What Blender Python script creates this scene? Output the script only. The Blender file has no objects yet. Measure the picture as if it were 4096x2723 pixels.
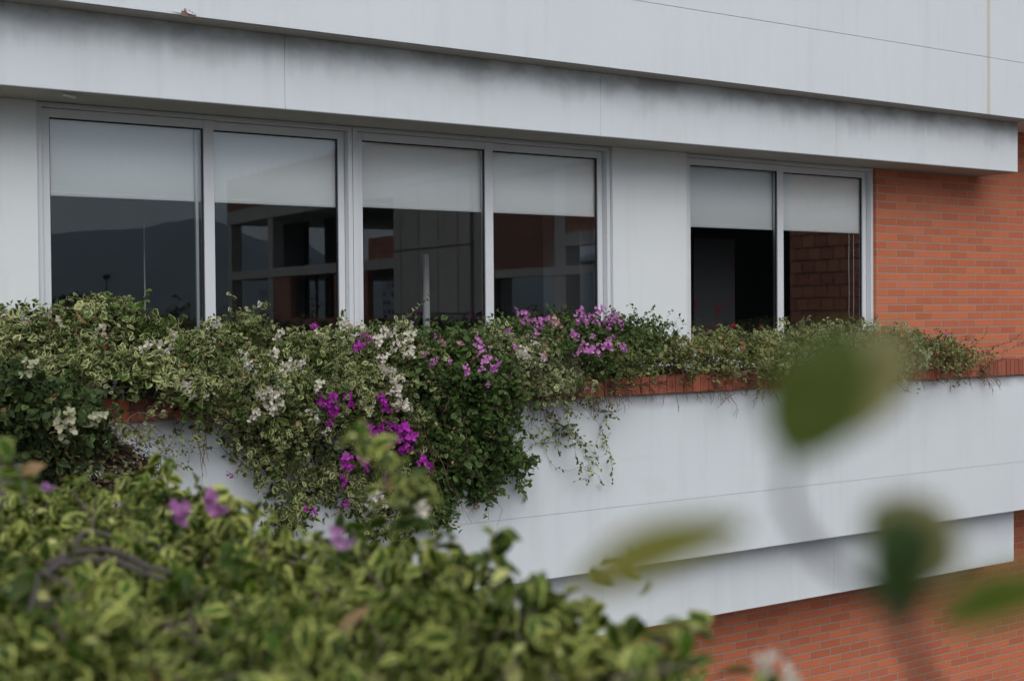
import bpy, math, random
import numpy as np
from mathutils import Vector, Matrix

random.seed(7)
rng = np.random.default_rng(11)
sc = bpy.context.scene
COL = sc.collection

# ------------------------------------------------------------------ camera
PW, PH, FPX = 4096.0, 2723.0, 5500.0
CX, CY = PW / 2, PH / 2
CAM = Vector((-2.3987, -8.0792, 0.0))
ex = Vector((9907 - CX, -(1190 - CY), -FPX)).normalized()
up = Vector((-0.008, 1.0, 0.0))
up.z = -(up.x * ex.x + up.y * ex.y) / ex.z
up.normalize()
ey = up.cross(ex)
M = Matrix((ex, ey, up))                       # camera -> world rotation
cd = bpy.data.cameras.new("camera")
cam = bpy.data.objects.new("camera", cd)
COL.objects.link(cam)
cam.matrix_world = Matrix.Translation(CAM) @ M.to_4x4()
cd.sensor_width = 23.5
cd.lens = 23.5 * FPX / PW
cd.clip_start = 0.02
cd.clip_end = 20000
cd.dof.use_dof = True
cd.dof.focus_distance = 9.2
cd.dof.aperture_fstop = 2.0
cd.dof.aperture_blades = 7
sc.camera = cam


def spot(px, py, depth):
    """Point at a distance along the optical axis (pixels of the 2359-wide view)."""
    s = PW / 2359.0
    d = M @ Vector((px * s - CX, -(py * s - CY), -FPX))
    return CAM + d * (depth / FPX)


def on_y(px, py, Y):
    s = PW / 2359.0
    d = M @ Vector((px * s - CX, -(py * s - CY), -FPX))
    return CAM + d * ((Y - CAM.y) / d.y)


# ------------------------------------------------------------------ world, sun, exposure
SUN_EL, SUN_AZ = math.radians(45), math.radians(200)
w = bpy.data.worlds.new("World")
sc.world = w
w.use_nodes = True
nt = w.node_tree
bg = nt.nodes["Background"]
sky = nt.nodes.new("ShaderNodeTexSky")
sky.sky_type = 'NISHITA'
sky.sun_disc = False
sky.sun_elevation = SUN_EL
sky.sun_rotation = SUN_AZ
sky.dust_density = 1.2
sky.air_density = 1.0
hs = nt.nodes.new("ShaderNodeHueSaturation")
hs.inputs["Saturation"].default_value = 0.36
nt.links.new(sky.outputs[0], hs.inputs["Color"])
nt.links.new(hs.outputs[0], bg.inputs[0])
bg.inputs[1].default_value = 0.10
sd = bpy.data.lights.new("sun", 'SUN')
sd.energy = 1.3
sd.angle = math.radians(56)
sd.color = (1.0, 0.99, 0.965)
sun = bpy.data.objects.new("sun", sd)
COL.objects.link(sun)
sdir = Vector((math.sin(SUN_AZ) * math.cos(SUN_EL), math.cos(SUN_AZ) * math.cos(SUN_EL), math.sin(SUN_EL)))
sun.rotation_euler = sdir.to_track_quat('Z', 'Y').to_euler()
sc.view_settings.view_transform = 'Standard'
sc.view_settings.look = 'None'
sc.view_settings.exposure = 0.80
sc.view_settings.gamma = 1.0
sc.view_settings.use_curve_mapping = False
sc.cycles.max_bounces = 7
sc.cycles.diffuse_bounces = 3
sc.cycles.transparent_max_bounces = 10
sc.cycles.use_denoising = True
sc.cycles.sample_clamp_indirect = 4.0

# ------------------------------------------------------------------ helpers


def thing(name, label, cat, loc=(0, 0, 0), group=None, kind=None):
    o = bpy.data.objects.new(name, None)
    COL.objects.link(o)
    o.empty_display_size = 0.1
    o.location = loc
    o["label"] = label
    o["category"] = cat
    if group:
        o["group"] = group
    if kind:
        o["kind"] = kind
    return o


def tag(o, label=None, cat=None, group=None, kind=None):
    if label:
        o["label"] = label
    if cat:
        o["category"] = cat
    if group:
        o["group"] = group
    if kind:
        o["kind"] = kind
    return o


class MB:
    """collects polygons, builds one mesh object"""

    def __init__(self):
        self.v, self.f = [], []

    def box(self, x0, x1, y0, y1, z0, z1):
        b = len(self.v)
        self.v += [(x0, y0, z0), (x1, y0, z0), (x1, y1, z0), (x0, y1, z0), (x0, y0, z1), (x1, y0, z1), (x1, y1, z1), (x0, y1, z1)]
        self.f += [tuple(b + i for i in q) for q in ((0, 3, 2, 1), (4, 5, 6, 7), (0, 1, 5, 4), (1, 2, 6, 5), (2, 3, 7, 6), (3, 0, 4, 7))]
        return self

    def obox(self, o, a, b, c):
        """box from corner o with edge vectors a,b,c"""
        n = len(self.v)
        o, a, b, c = Vector(o), Vector(a), Vector(b), Vector(c)
        self.v += [tuple(p) for p in (o, o + a, o + a + b, o + b, o + c, o + a + c, o + a + b + c, o + b + c)]
        self.f += [tuple(n + i for i in q) for q in ((0, 3, 2, 1), (4, 5, 6, 7), (0, 1, 5, 4), (1, 2, 6, 5), (2, 3, 7, 6), (3, 0, 4, 7))]
        return self

    def poly(self, pts):
        b = len(self.v)
        self.v += [tuple(p) for p in pts]
        self.f.append(tuple(range(b, b + len(pts))))
        return self

    def tube(self, pts, r0, r1=None, n=6):
        r1 = r0 if r1 is None else r1
        b = len(self.v)
        m = len(pts)
        pts = [Vector(p) for p in pts]
        for i, p in enumerate(pts):
            t = (pts[min(i + 1, m - 1)] - pts[max(i - 1, 0)])
            t = t.normalized() if t.length > 1e-9 else Vector((0, 0, 1))
            a = t.cross(Vector((0.31, 0.12, 0.94)))
            a = a.normalized() if a.length > 1e-3 else t.cross(Vector((1, 0, 0))).normalized()
            c = t.cross(a)
            r = r0 + (r1 - r0) * i / max(1, m - 1)
            for k in range(n):
                an = 2 * math.pi * k / n
                self.v.append(tuple(p + (a * math.cos(an) + c * math.sin(an)) * r))
        for i in range(m - 1):
            for k in range(n):
                k2 = (k + 1) % n
                self.f.append((b + i * n + k, b + i * n + k2, b + (i + 1) * n + k2, b + (i + 1) * n + k))
        self.f.append(tuple(b + k for k in range(n))[::-1])
        self.f.append(tuple(b + (m - 1) * n + k for k in range(n)))
        return self

    def build(self, name, mat, parent=None, bevel=0.0, smooth=False):
        me = bpy.data.meshes.new(name)
        me.from_pydata(self.v, [], self.f)
        me.update()
        if smooth:
            me.polygons.foreach_set("use_smooth", [True] * len(me.polygons))
        o = bpy.data.objects.new(name, me)
        COL.objects.link(o)
        if mat:
            me.materials.append(mat)
        if parent:
            o.parent = parent
            o.matrix_parent_inverse = parent.matrix_basis.inverted()
        if bevel:
            m = o.modifiers.new("bevel", 'BEVEL')
            m.width = bevel
            m.segments = 2
            m.limit_method = 'ANGLE'
        return o


# ------------------------------------------------------------------ materials


def mat(name):
    m = bpy.data.materials.new(name)
    m.use_nodes = True
    t = m.node_tree
    return m, t, t.nodes["Principled BSDF"]


def nd(t, typ, **kw):
    n = t.nodes.new("ShaderNode" + typ)
    for k, v in kw.items():
        setattr(n, k, v)
    return n


def mixc(t, fac, a, b, blend='MIX'):
    n = nd(t, "Mix", data_type='RGBA', blend_type=blend)
    for sock, val in ((0, fac), (6, a), (7, b)):
        if isinstance(val, (int, float)):
            n.inputs[sock].default_value = val
        elif isinstance(val, tuple):
            n.inputs[sock].default_value = (*val, 1.0)
        else:
            t.links.new(val, n.inputs[sock])
    return n.outputs[2]


def math_(t, op, a, b=None, clamp=False):
    n = nd(t, "Math", operation=op, use_clamp=clamp)
    for i, v in enumerate((a, b)):
        if v is None:
            continue
        if isinstance(v, (int, float)):
            n.inputs[i].default_value = v
        else:
            t.links.new(v, n.inputs[i])
    return n.outputs[0]


def noise(t, vec, scale, detail=4, rough=0.55, stretch=None):
    if stretch:
        mp = nd(t, "Mapping")
        mp.inputs["Scale"].default_value = stretch
        t.links.new(vec, mp.inputs[0])
        vec = mp.outputs[0]
    n = nd(t, "TexNoise")
    n.inputs["Scale"].default_value = scale
    n.inputs["Detail"].default_value = detail
    n.inputs["Roughness"].default_value = rough
    t.links.new(vec, n.inputs["Vector"])
    return n.outputs[0]


def ramp(t, fac, stops):
    n = nd(t, "ValToRGB")
    cr = n.color_ramp
    while len(cr.elements) < len(stops):
        cr.elements.new(0.5)
    for e, (p, c) in zip(cr.elements, stops):
        e.position = p
        e.color = (*c, 1) if isinstance(c, tuple) else (c, c, c, 1)
    t.links.new(fac, n.inputs[0])
    return n.outputs[0]


def bump(t, bs, h, strength=0.2, dist=0.01):
    b = nd(t, "Bump")
    b.inputs["Strength"].default_value = strength
    b.inputs["Distance"].default_value = dist
    t.links.new(h, b.inputs["Height"])
    t.links.new(b.outputs[0], bs.inputs["Normal"])


def obj_co(t):
    return nd(t, "TexCoord").outputs["Object"]


def simple(name, col, rough=0.6, var=0.12, scale=6.0, metallic=0.0, bmp=0.0, spec=0.5):
    m, t, bs = mat(name)
    co = obj_co(t)
    nz = noise(t, co, scale, 5)
    c = mixc(t, nz, tuple(x * (1 - var) for x in col), tuple(min(1, x * (1 + var)) for x in col))
    t.links.new(c, bs.inputs["Base Color"])
    bs.inputs["Roughness"].default_value = rough
    bs.inputs["Metallic"].default_value = metallic
    bs.inputs["Specular IOR Level"].default_value = spec
    if bmp:
        bump(t, bs, noise(t, co, scale * 12, 4), bmp)
    return m


def plaster(name, top=None, length=0.3, base=(0.685, 0.715, 0.735), rust=None):
    """painted render wall; below height `top` grime runs down in streaks"""
    m, t, bs = mat(name)
    co = obj_co(t)
    big = noise(t, co, 0.9, 5)
    c = mixc(t, big, tuple(x * 0.95 for x in base), tuple(x * 1.04 for x in base))
    run = noise(t, co, 1.0, 5, 0.6, (9.0, 9.0, 0.7))
    c = mixc(t, math_(t, 'MULTIPLY', math_(t, 'SUBTRACT', run, 0.52, True), 0.9), c, (0.50, 0.50, 0.49))
    sp = nd(t, "SeparateXYZ")
    t.links.new(co, sp.inputs[0])
    if top is not None:
        d = math_(t, 'SUBTRACT', top, sp.outputs[2])
        n1 = noise(t, co, 1.0, 3, 0.5, (2.1, 0.0, 0.0))
        n2 = noise(t, co, 1.0, 4, 0.6, (14.0, 0.0, 0.8))
        ln = math_(t, 'ADD', math_(t, 'MULTIPLY', math_(t, 'SUBTRACT', n1, 0.3, True), length * 1.9),
                   math_(t, 'MULTIPLY', math_(t, 'SUBTRACT', n2, 0.3, True), length * 0.9))
        ln = math_(t, 'ADD', ln, 0.055)
        fac = math_(t, 'SUBTRACT', 1.0, math_(t, 'DIVIDE', d, ln), True)
        fac = math_(t, 'POWER', fac, 1.15)
        blot = noise(t, co, 1.0, 5, 0.6, (3.3, 3.0, 5.0))
        fac = math_(t, 'MULTIPLY', fac, ramp(t, blot, [(0.38, 0.22), (0.58, 1.0)]))
        c = mixc(t, math_(t, 'MULTIPLY', fac, 0.62), c, (0.20, 0.19, 0.18))
        # a few chalky repaint patches
        pt = noise(t, co, 1.0, 2, 0.4, (2.6, 2.0, 5.5))
        pf = ramp(t, pt, [(0.62, 0.0), (0.67, 0.55)])
        c = mixc(t, pf, c, (0.66, 0.67, 0.67))
    if rust is not None:
        dx = math_(t, 'ABSOLUTE', math_(t, 'SUBTRACT', sp.outputs[0], rust))
        wob = math_(t, 'MULTIPLY', noise(t, co, 3.0, 3), 0.028)
        rf = math_(t, 'SUBTRACT', 1.0, math_(t, 'DIVIDE', dx, math_(t, 'ADD', wob, 0.018)), True)
        c = mixc(t, math_(t, 'MULTIPLY', rf, 0.65), c, (0.50, 0.40, 0.24))
    t.links.new(c, bs.inputs["Base Color"])
    bs.inputs["Roughness"].default_value = 0.72
    bs.inputs["Specular IOR Level"].default_value = 0.25
    b1 = noise(t, co, 2.2, 3)
    b2 = noise(t, co, 60.0, 3)
    bump(t, bs, math_(t, 'ADD', b1, math_(t, 'MULTIPLY', b2, 0.03)), 0.25, 0.02)
    return m


def brick_mat(name, c1, c2, mortar, bw=0.25, rh=0.07, ms=0.0135, swap=False, dark=0.0, off=(0.0, 0.0, 0.0), rough=0.85):
    m, t, bs = mat(name)
    co = obj_co(t)
    sp = nd(t, "SeparateXYZ")
    t.links.new(co, sp.inputs[0])
    cb = nd(t, "CombineXYZ")
    t.links.new(math_(t, 'ADD', sp.outputs[1 if swap else 0], off[0]), cb.inputs[0])
    t.links.new(math_(t, 'ADD', sp.outputs[2], off[2]), cb.inputs[1])
    wob = noise(t, cb.outputs[0], 7.0, 2)
    vv = nd(t, "Vector" + "Math", operation='ADD')
    cw = nd(t, "CombineXYZ")
    t.links.new(math_(t, 'MULTIPLY', math_(t, 'SUBTRACT', wob, 0.5), 0.006), cw.inputs[1])
    t.links.new(cb.outputs[0], vv.inputs[0])
    t.links.new(cw.outputs[0], vv.inputs[1])
    br = nd(t, "TexBrick")
    br.offset = 0.5
    br.inputs["Scale"].default_value = 1.0
    br.inputs["Brick Width"].default_value = bw
    br.inputs["Row Height"].default_value = rh
    br.inputs["Mortar Size"].default_value = ms * 0.5
    br.inputs["Mortar Smooth"].default_value = 0.25
    br.inputs["Bias"].default_value = 0.0
    br.inputs["Color1"].default_value = (*c1, 1)
    br.inputs["Color2"].default_value = (*c2, 1)
    br.inputs["Mortar"].default_value = (*mortar, 1)
    t.links.new(vv.outputs[0], br.inputs["Vector"])
    col = br.outputs["Color"]
    n1 = noise(t, cb.outputs[0], 40.0, 4, 0.6, (1.0, 3.0, 1.0))
    col = mixc(t, math_(t, 'MULTIPLY', math_(t, 'SUBTRACT', n1, 0.45, True), 1.3), col, tuple(x * 0.55 for x in c1))
    n2 = noise(t, cb.outputs[0], 1.6, 4)
    col = mixc(t, math_(t, 'MULTIPLY', math_(t, 'SUBTRACT', n2, 0.45, True), 0.9), col, (0.50, 0.22, 0.14))
    t.links.new(col, bs.inputs["Base Color"])
    bs.inputs["Roughness"].default_value = rough
    bs.inputs["Specular IOR Level"].default_value = 0.2
    h = math_(t, 'SUBTRACT', 1.0, br.outputs["Fac"])
    h = math_(t, 'ADD', h, math_(t, 'MULTIPLY', noise(t, cb.outputs[0], 90.0, 3), 0.25))
    bump(t, bs, h, 0.6, 0.006)
    return m


BRICK1, BRICK2, MORTAR = (0.62, 0.180, 0.083), (0.47, 0.132, 0.068), (0.34, 0.275, 0.225)
m_wall = plaster("white_render")
m_upper = plaster("white_render_upper", rust=7.94)
m_fascia = plaster("stained_render", top=1.70, length=0.34)
m_band = plaster("lower_band_render", top=-1.75, length=0.10)
m_planterw = plaster("planter_render", top=-0.62, length=0.04)
m_pillar = plaster("pillar_render", base=(0.74, 0.76, 0.76))
m_brick = brick_mat("orange_brick", BRICK1, BRICK2, MORTAR, off=(0.055, 0, 0.02))
m_joint = simple("joint_shadow_gap", (0.22, 0.21, 0.20), 0.9)
m_mortar = simple("coping_mortar", (0.20, 0.13, 0.10), 0.95, 0.3, 12)
m_alu = simple("painted_aluminium", (0.67, 0.68, 0.695), 0.42, 0.05, 2.0, 0.0)
m_alud = simple("aluminium_inner_edge", (0.30, 0.31, 0.33), 0.45, 0.05, 2.0, 0.2)
m_gasket = simple("black_gasket", (0.015, 0.014, 0.02), 0.6)
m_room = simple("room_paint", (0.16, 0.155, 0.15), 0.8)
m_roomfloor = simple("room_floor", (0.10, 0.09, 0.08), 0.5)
m_column = simple("room_column_paint", (0.86, 0.87, 0.86), 0.6)
m_conc = simple("raw_concrete", (0.42, 0.41, 0.385), 0.9, 0.3, 2.0, bmp=0.3)
m_soil = simple("planter_soil", (0.045, 0.032, 0.022), 0.95, 0.4, 14, bmp=0.5)
m_steel = simple("rusty_rebar", (0.10, 0.055, 0.04), 0.8)
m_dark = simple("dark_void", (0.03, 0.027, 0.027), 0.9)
m_bark = simple("grey_brown_bark", (0.17, 0.125, 0.105), 0.9, 0.35, 30, bmp=0.4)
m_barkg = simple("weathered_grey_wood", (0.095, 0.075, 0.066), 0.9, 0.35, 25, bmp=0.5)
m_twig = simple("reddish_twig", (0.15, 0.075, 0.05), 0.85, 0.35, 30)
m_stemg = simple("green_stem", (0.10, 0.13, 0.07), 0.6, 0.2, 20)


def glass_mat():
    m, t, bs = mat("window_glass")
    t.nodes.remove(bs)
    out = t.nodes["Material Output"]
    tr = nd(t, "BsdfTransparent")
    tr.inputs[0].default_value = (0.98, 0.99, 0.99, 1)
    gl = nd(t, "BsdfGlossy")
    gl.inputs["Roughness"].default_value = 0.0
    gl.inputs[0].default_value = (1, 1, 1, 1)
    fr = nd(t, "Fresnel")
    fr.inputs[0].default_value = 1.52
    f = math_(t, 'MULTIPLY', fr.outputs[0], 2.3, True)
    mx = nd(t, "MixShader")
    t.links.new(f, mx.inputs[0])
    t.links.new(tr.outputs[0], mx.inputs[1])
    t.links.new(gl.outputs[0], mx.inputs[2])
    t.links.new(mx.outputs[0], out.inputs[0])
    return m


m_glass = glass_mat()


def blind_mat():
    m, t, bs = mat("roller_blind_fabric")
    co = obj_co(t)
    wv = noise(t, co, 1.0, 2, 0.5, (300.0, 1.0, 6.0))
    c = mixc(t, wv, (0.84, 0.86, 0.85), (0.88, 0.90, 0.89))
    t.links.new(c, bs.inputs["Base Color"])
    bs.inputs["Roughness"].default_value = 0.8
    bs.inputs["Specular IOR Level"].default_value = 0.2
    return m


m_blind = blind_mat()


def leaf_mat(name, green, cream, lo=0.45, hi=0.75, dead=0.012, trans=0.22, rough=0.5, yellow=0.0, branch=7.0):
    """green blade, pale margin where `edge` rises; `rnd` differs from leaf to leaf"""
    m, t, bs = mat(name)
    ae = nd(t, "Attribute", attribute_name="edge")
    ar = nd(t, "Attribute", attribute_name="rnd")
    co = obj_co(t)
    nz = noise(t, co, 45.0, 3)
    r = ar.outputs["Fac"]
    g = ramp(t, r, [(0.0, tuple(x * 0.55 for x in green)), (0.5, green), (1.0, tuple(min(1, x * 1.6) for x in green))])
    e = math_(t, 'ADD', ae.outputs["Fac"], math_(t, 'MULTIPLY', math_(t, 'SUBTRACT', nz, 0.5), 0.7))
    r2 = nd(t, "TexWhiteNoise", noise_dimensions='1D')
    t.links.new(r, r2.inputs["W"])
    sh = math_(t, 'MULTIPLY', math_(t, 'SUBTRACT', r2.outputs["Value"], 0.5), 0.5)
    e = math_(t, 'ADD', e, sh)
    # whole branches differ: some revert to plain green, some are nearly cream
    br_ = noise(t, co, branch, 3, 0.6)
    e = math_(t, 'ADD', e, math_(t, 'MULTIPLY', math_(t, 'SUBTRACT', br_, 0.52), 2.2))
    g = mixc(t, ramp(t, noise(t, co, branch * 0.7, 2), [(0.35, 0.0), (0.65, 0.85)]), g, tuple(x * 0.5 for x in green))
    mk = nd(t, "MapRange")
    mk.inputs[1].default_value = lo
    mk.inputs[2].default_value = hi
    t.links.new(e, mk.inputs[0])
    c = mixc(t, mk.outputs[0], g, cream)
    r3 = math_(t, 'FRACT', math_(t, 'MULTIPLY', r, 17.31))
    c = mixc(t, math_(t, 'LESS_THAN', r3, dead), c, (0.30, 0.19, 0.09))
    if yellow:
        r4 = math_(t, 'FRACT', math_(t, 'MULTIPLY', r, 29.7))
        c = mixc(t, math_(t, 'LESS_THAN', r4, yellow), c, (0.50, 0.50, 0.18))
    t.links.new(c, bs.inputs["Base Color"])
    bs.inputs["Roughness"].default_value = rough
    bs.inputs["Specular IOR Level"].default_value = 0.2
    tl = nd(t, "BsdfTranslucent")
    t.links.new(c, tl.inputs[0])
    mx = nd(t, "MixShader")
    mx.inputs[0].default_value = trans
    t.links.new(bs.outputs[0], mx.inputs[1])
    t.links.new(tl.outputs[0], mx.inputs[2])
    t.links.new(mx.outputs[0], t.nodes["Material Output"].inputs[0])
    return m


CREAM = (0.47, 0.48, 0.22)
m_varieg = leaf_mat("variegated_leaf", (0.060, 0.098, 0.016), CREAM, 0.5, 0.9)
m_pale = leaf_mat("pale_variegated_leaf", (0.085, 0.125, 0.028), (0.42, 0.44, 0.23), 0.4, 0.8)
m_green = leaf_mat("deep_green_leaf", (0.062, 0.108, 0.024), (0.16, 0.22, 0.07), 0.7, 1.1, 0.02)
m_lime = leaf_mat("fresh_green_leaf", (0.11, 0.18, 0.03), (0.22, 0.30, 0.07), 0.6, 1.0, 0.03)
m_olive = leaf_mat("dry_olive_leaf", (0.10, 0.13, 0.025), (0.38, 0.38, 0.16), 0.5, 0.9, 0.05)
m_front = leaf_mat("hedge_leaf", (0.042, 0.082, 0.006), (0.44, 0.46, 0.12), 0.48, 0.9, 0.005, yellow=0.03)
m_tree = leaf_mat("tree_leaf", (0.035, 0.05, 0.025), (0.06, 0.08, 0.03), 0.5, 1.0, 0.0)


def petal_mat(name, col, col2, trans=0.35):
    m, t, bs = mat(name)
    ae = nd(t, "Attribute", attribute_name="edge")
    ar = nd(t, "Attribute", attribute_name="rnd")
    c = mixc(t, ar.outputs["Fac"], col, col2)
    c = mixc(t, math_(t, 'MULTIPLY', math_(t, 'SUBTRACT', 0.35, ae.outputs["Fac"], True), 1.5), c, tuple(x * 0.6 for x in col))
    t.links.new(c, bs.inputs["Base Color"])
    bs.inputs["Roughness"].default_value = 0.7
    bs.inputs["Specular IOR Level"].default_value = 0.15
    tl = nd(t, "BsdfTranslucent")
    t.links.new(c, tl.inputs[0])
    mx = nd(t, "MixShader")
    mx.inputs[0].default_value = trans
    t.links.new(bs.outputs[0], mx.inputs[1])
    t.links.new(tl.outputs[0], mx.inputs[2])
    t.links.new(mx.outputs[0], t.nodes["Material Output"].inputs[0])
    return m


m_white = petal_mat("white_bract", (0.72, 0.67, 0.59), (0.80, 0.74, 0.62))
m_magenta = petal_mat("magenta_bract", (0.50, 0.03, 0.46), (0.60, 0.08, 0.56))
m_pink = petal_mat("pink_bract", (0.60, 0.19, 0.56), (0.68, 0.32, 0.58))
m_salmon = petal_mat("faded_bract", (0.62, 0.33, 0.38), (0.62, 0.42, 0.35))
m_yellow = petal_mat("cream_yellow_bract", (0.62, 0.60, 0.34), (0.68, 0.66, 0.42))
m_red = petal_mat("red_bract", (0.42, 0.02, 0.05), (0.5, 0.05, 0.10))
m_brown = petal_mat("dry_bract", (0.35, 0.16, 0.09), (0.42, 0.22, 0.12))

# ------------------------------------------------------------------ the building
XL, XR = -2.6, 16.0
YP, YF = -0.60, -0.42            # planter / parapet face, fascia face
bld = thing("office_building", "white rendered and orange brick office block with strip windows and planter", "building", (3, 0, -4))


def slab_with_joints(name, x0, x1, y0, y1, z0, z1, m, joints, parent, label=None, bevel=0.006):
    """a rendered band cast in lengths, 5 mm open joints between them"""
    mb = MB()
    xs = [x0] + joints + [x1]
    for i in range(len(xs) - 1):
        mb.box(xs[i] + (0.0005 if i else 0), xs[i + 1] - (0.0005 if i < len(xs) - 2 else 0), y0, y1 - 0.03, z0, z1)
    mb.box(x0 + 0.01, x1 - 0.01, y1 - 0.03, y1, z0 + 0.004, z1 - 0.004)
    o = mb.build(name, m, parent, bevel)
    if label:
        o["label"] = label
    return o


# upper parapet (planter wall of the floor above), two lifts with a hairline joint
mb = MB()
mb.box(XL, XR, YP, 0.0, 1.705, 2.1985)
mb.box(XL, XR, YP, -0.2, 2.2025, 3.2)
mb.box(XL, XR, YP + 0.012, -0.21, 2.19, 2.21)
up_w = mb.build("parapet_wall", m_upper, bld)
mb = MB()
mb.box(-3.0, XR, 0.001, 3.0, 1.80, 3.1)
mb.build("floor_slab", m_wall, bld)
# broken arris above the first window: chip with its shadow painted dark and a lifted flake
mb = MB()
for i in range(5):
    x = 0.565 + i * 0.018
    mb.box(x, x + 0.017, YP - 0.004 + 0.001 * i, YP + 0.01, 1.697, 1.712 + (0.016, 0.03, 0.024, 0.016, 0.008)[i])
mb.build("chip_and_shadow", m_mortar, bld)
mb = MB()
mb.poly([(0.585, YP - 0.008, 1.742), (0.625, YP - 0.014, 1.722), (0.655, YP - 0.016, 1.706), (0.60, YP - 0.01, 1.716)])
mb.poly([(0.50, YP - 0.006, 1.722), (0.56, YP - 0.009, 1.712), (0.565, YP - 0.007, 1.727)])
mb.build("paint_flake", m_wall, bld)

slab_with_joints("fascia_band", XL, 8.62, YF, 0.0, 1.25, 1.704, m_fascia, [-1.15, 1.293, 3.746, 6.196], bld,
                 "grime-streaked white band over the windows")
slab_with_joints("lower_fascia_band", 0.2, 8.557, YF, 0.0, -2.307, -1.801, m_band, [1.29, 3.74, 6.15], bld)
# light fitting flake hanging below the soffit
mb = MB()
mb.obox((-0.03, -0.372, 1.232), (0.075, 0.03, -0.006), (0.0, 0.03, 0.0), (0.0, 0.0, 0.006))
mb.build("soffit_clip", m_wall, bld)

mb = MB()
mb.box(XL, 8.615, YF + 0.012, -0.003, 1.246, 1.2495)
mb.box(XL, 8.6, YP + 0.012, YF - 0.002, 1.699, 1.7045)  # strip darkens the parapet underside; its shade is put into the colour
mb.build("soffit_and_shade_strip", simple("soffit_and_shade_tone", (0.36, 0.335, 0.29), 0.8, 0.15, 1.5), bld)

# planter wall, two lifts
mb = MB()
mb.box(-1.0, XR, YP, YP + 0.12, -1.3645, -0.585)
mb.box(-1.0, XR, YP, YP + 0.12, -1.80, -1.3675)
mb.box(-1.0, XR, YP + 0.006, YP + 0.11, -1.372, -1.36)
mb.build("planter_wall", m_planterw, bld)
mb = MB()
mb.box(-1.0, XR, YP + 0.12, 0.0, -1.80, -1.66)
mb.box(-1.0, XR, -0.04, -0.002, -1.66, -0.545)
mb.build("planter_tray", m_wall, bld)
mb = MB()
mb.box(-1.0, XR, YP + 0.12, -0.04, -0.80, -0.53)
mb.build("planter_soil", m_soil, bld)


def coping(name, x0, x1, parent, y0=YP - 0.035, y1=YP + 0.16, z0=-0.585, z1=-0.455, axis='x', pitch=0.082, seed=1):
    r = random.Random(seed)
    mb = MB()
    if axis == 'x':
        mb.box(x0, x1, y0 + 0.009, y1 - 0.009, z0 - 0.002, z1 - 0.008)
    else:
        mb.box(y0 + 0.009, y1 - 0.009, x0, x1, z0 - 0.002, z1 - 0.008)
    bed = mb.build(name + "_mortar_bed", m_mortar, parent)
    mb = MB()
    n = int((x1 - x0) / pitch)
    for i in range(n):
        a = x0 + i * pitch + r.uniform(-0.002, 0.002)
        j = r.uniform(-0.003, 0.003)
        k = r.uniform(-0.004, 0.003)
        if axis == 'x':
            mb.box(a + 0.004, a + pitch - 0.005, y0 + j, y1, z0 + 0.003, z1 + k)
        else:
            mb.box(y0 + j, y1, a + 0.004, a + pitch - 0.005, z0 + 0.003, z1 + k)
    o = mb.build(name, m_cop, parent, 0.003)
    return o


def coping_mat():
    m, t, bs = mat("coping_brick")
    co = obj_co(t)
    sp = nd(t, "SeparateXYZ")
    t.links.new(co, sp.inputs[0])
    cell = math_(t, 'FLOOR', math_(t, 'DIVIDE', math_(t, 'ADD', sp.outputs[0], math_(t, 'MULTIPLY', sp.outputs[1], 0.0)), 0.082))
    wn = nd(t, "TexWhiteNoise", noise_dimensions='1D')
    t.links.new(cell, wn.inputs["W"])
    c = mixc(t, wn.outputs["Value"], (0.30, 0.075, 0.042), (0.52, 0.145, 0.07))
    n = noise(t, co, 30, 4)
    c = mixc(t, math_(t, 'MULTIPLY', math_(t, 'SUBTRACT', n, 0.5, True), 1.6), c, (0.16, 0.07, 0.05))
    g = noise(t, co, 1.2, 4)
    c = mixc(t, math_(t, 'MULTIPLY', math_(t, 'SUBTRACT', g, 0.45, True), 1.5), c, (0.22, 0.085, 0.06))
    t.links.new(c, bs.inputs["Base Color"])
    bs.inputs["Roughness"].default_value = 0.85
    bump(t, bs, noise(t, co, 70, 3), 0.4, 0.004)
    return m


m_cop = coping_mat()
coping("brick_coping", -1.0, 6.4, bld)
coping("coping_step", 6.401, XR, bld, z1=-0.442, pitch=0.060, seed=4)

# window wall: pillars, brick, and the opening reveals
WB, WT = -0.38, 1.25
mb = MB()
mb.box(XL, -0.075, 0.0, 0.25, -0.42, 1.25)
mb.build("wall_panel", m_pillar, bld, 0.004)
mb = MB()
mb.box(4.196, 4.943, 0.0, 0.25, -0.42, 1.25)
mb.build("wall_panel", m_pillar, bld, 0.004)
mb = MB()
mb.box(7.172, XR, 0.0, 0.25, -0.60, 1.704)
mb.build("brick_wall", m_brick, bld)
mb = MB()
mb.box(0.2, XR, 0.0, 0.25, -7.9, -1.801)
mb.build("lower_brick_wall", m_brick, bld)
mb = MB()
mb.box(-0.08, 4.2, 0.0, 0.2, -0.46, WB)
mb.box(4.94, 7.18, 0.0, 0.2, -0.46, WB)
mb.build("window_sill", m_wall, bld)


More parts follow.
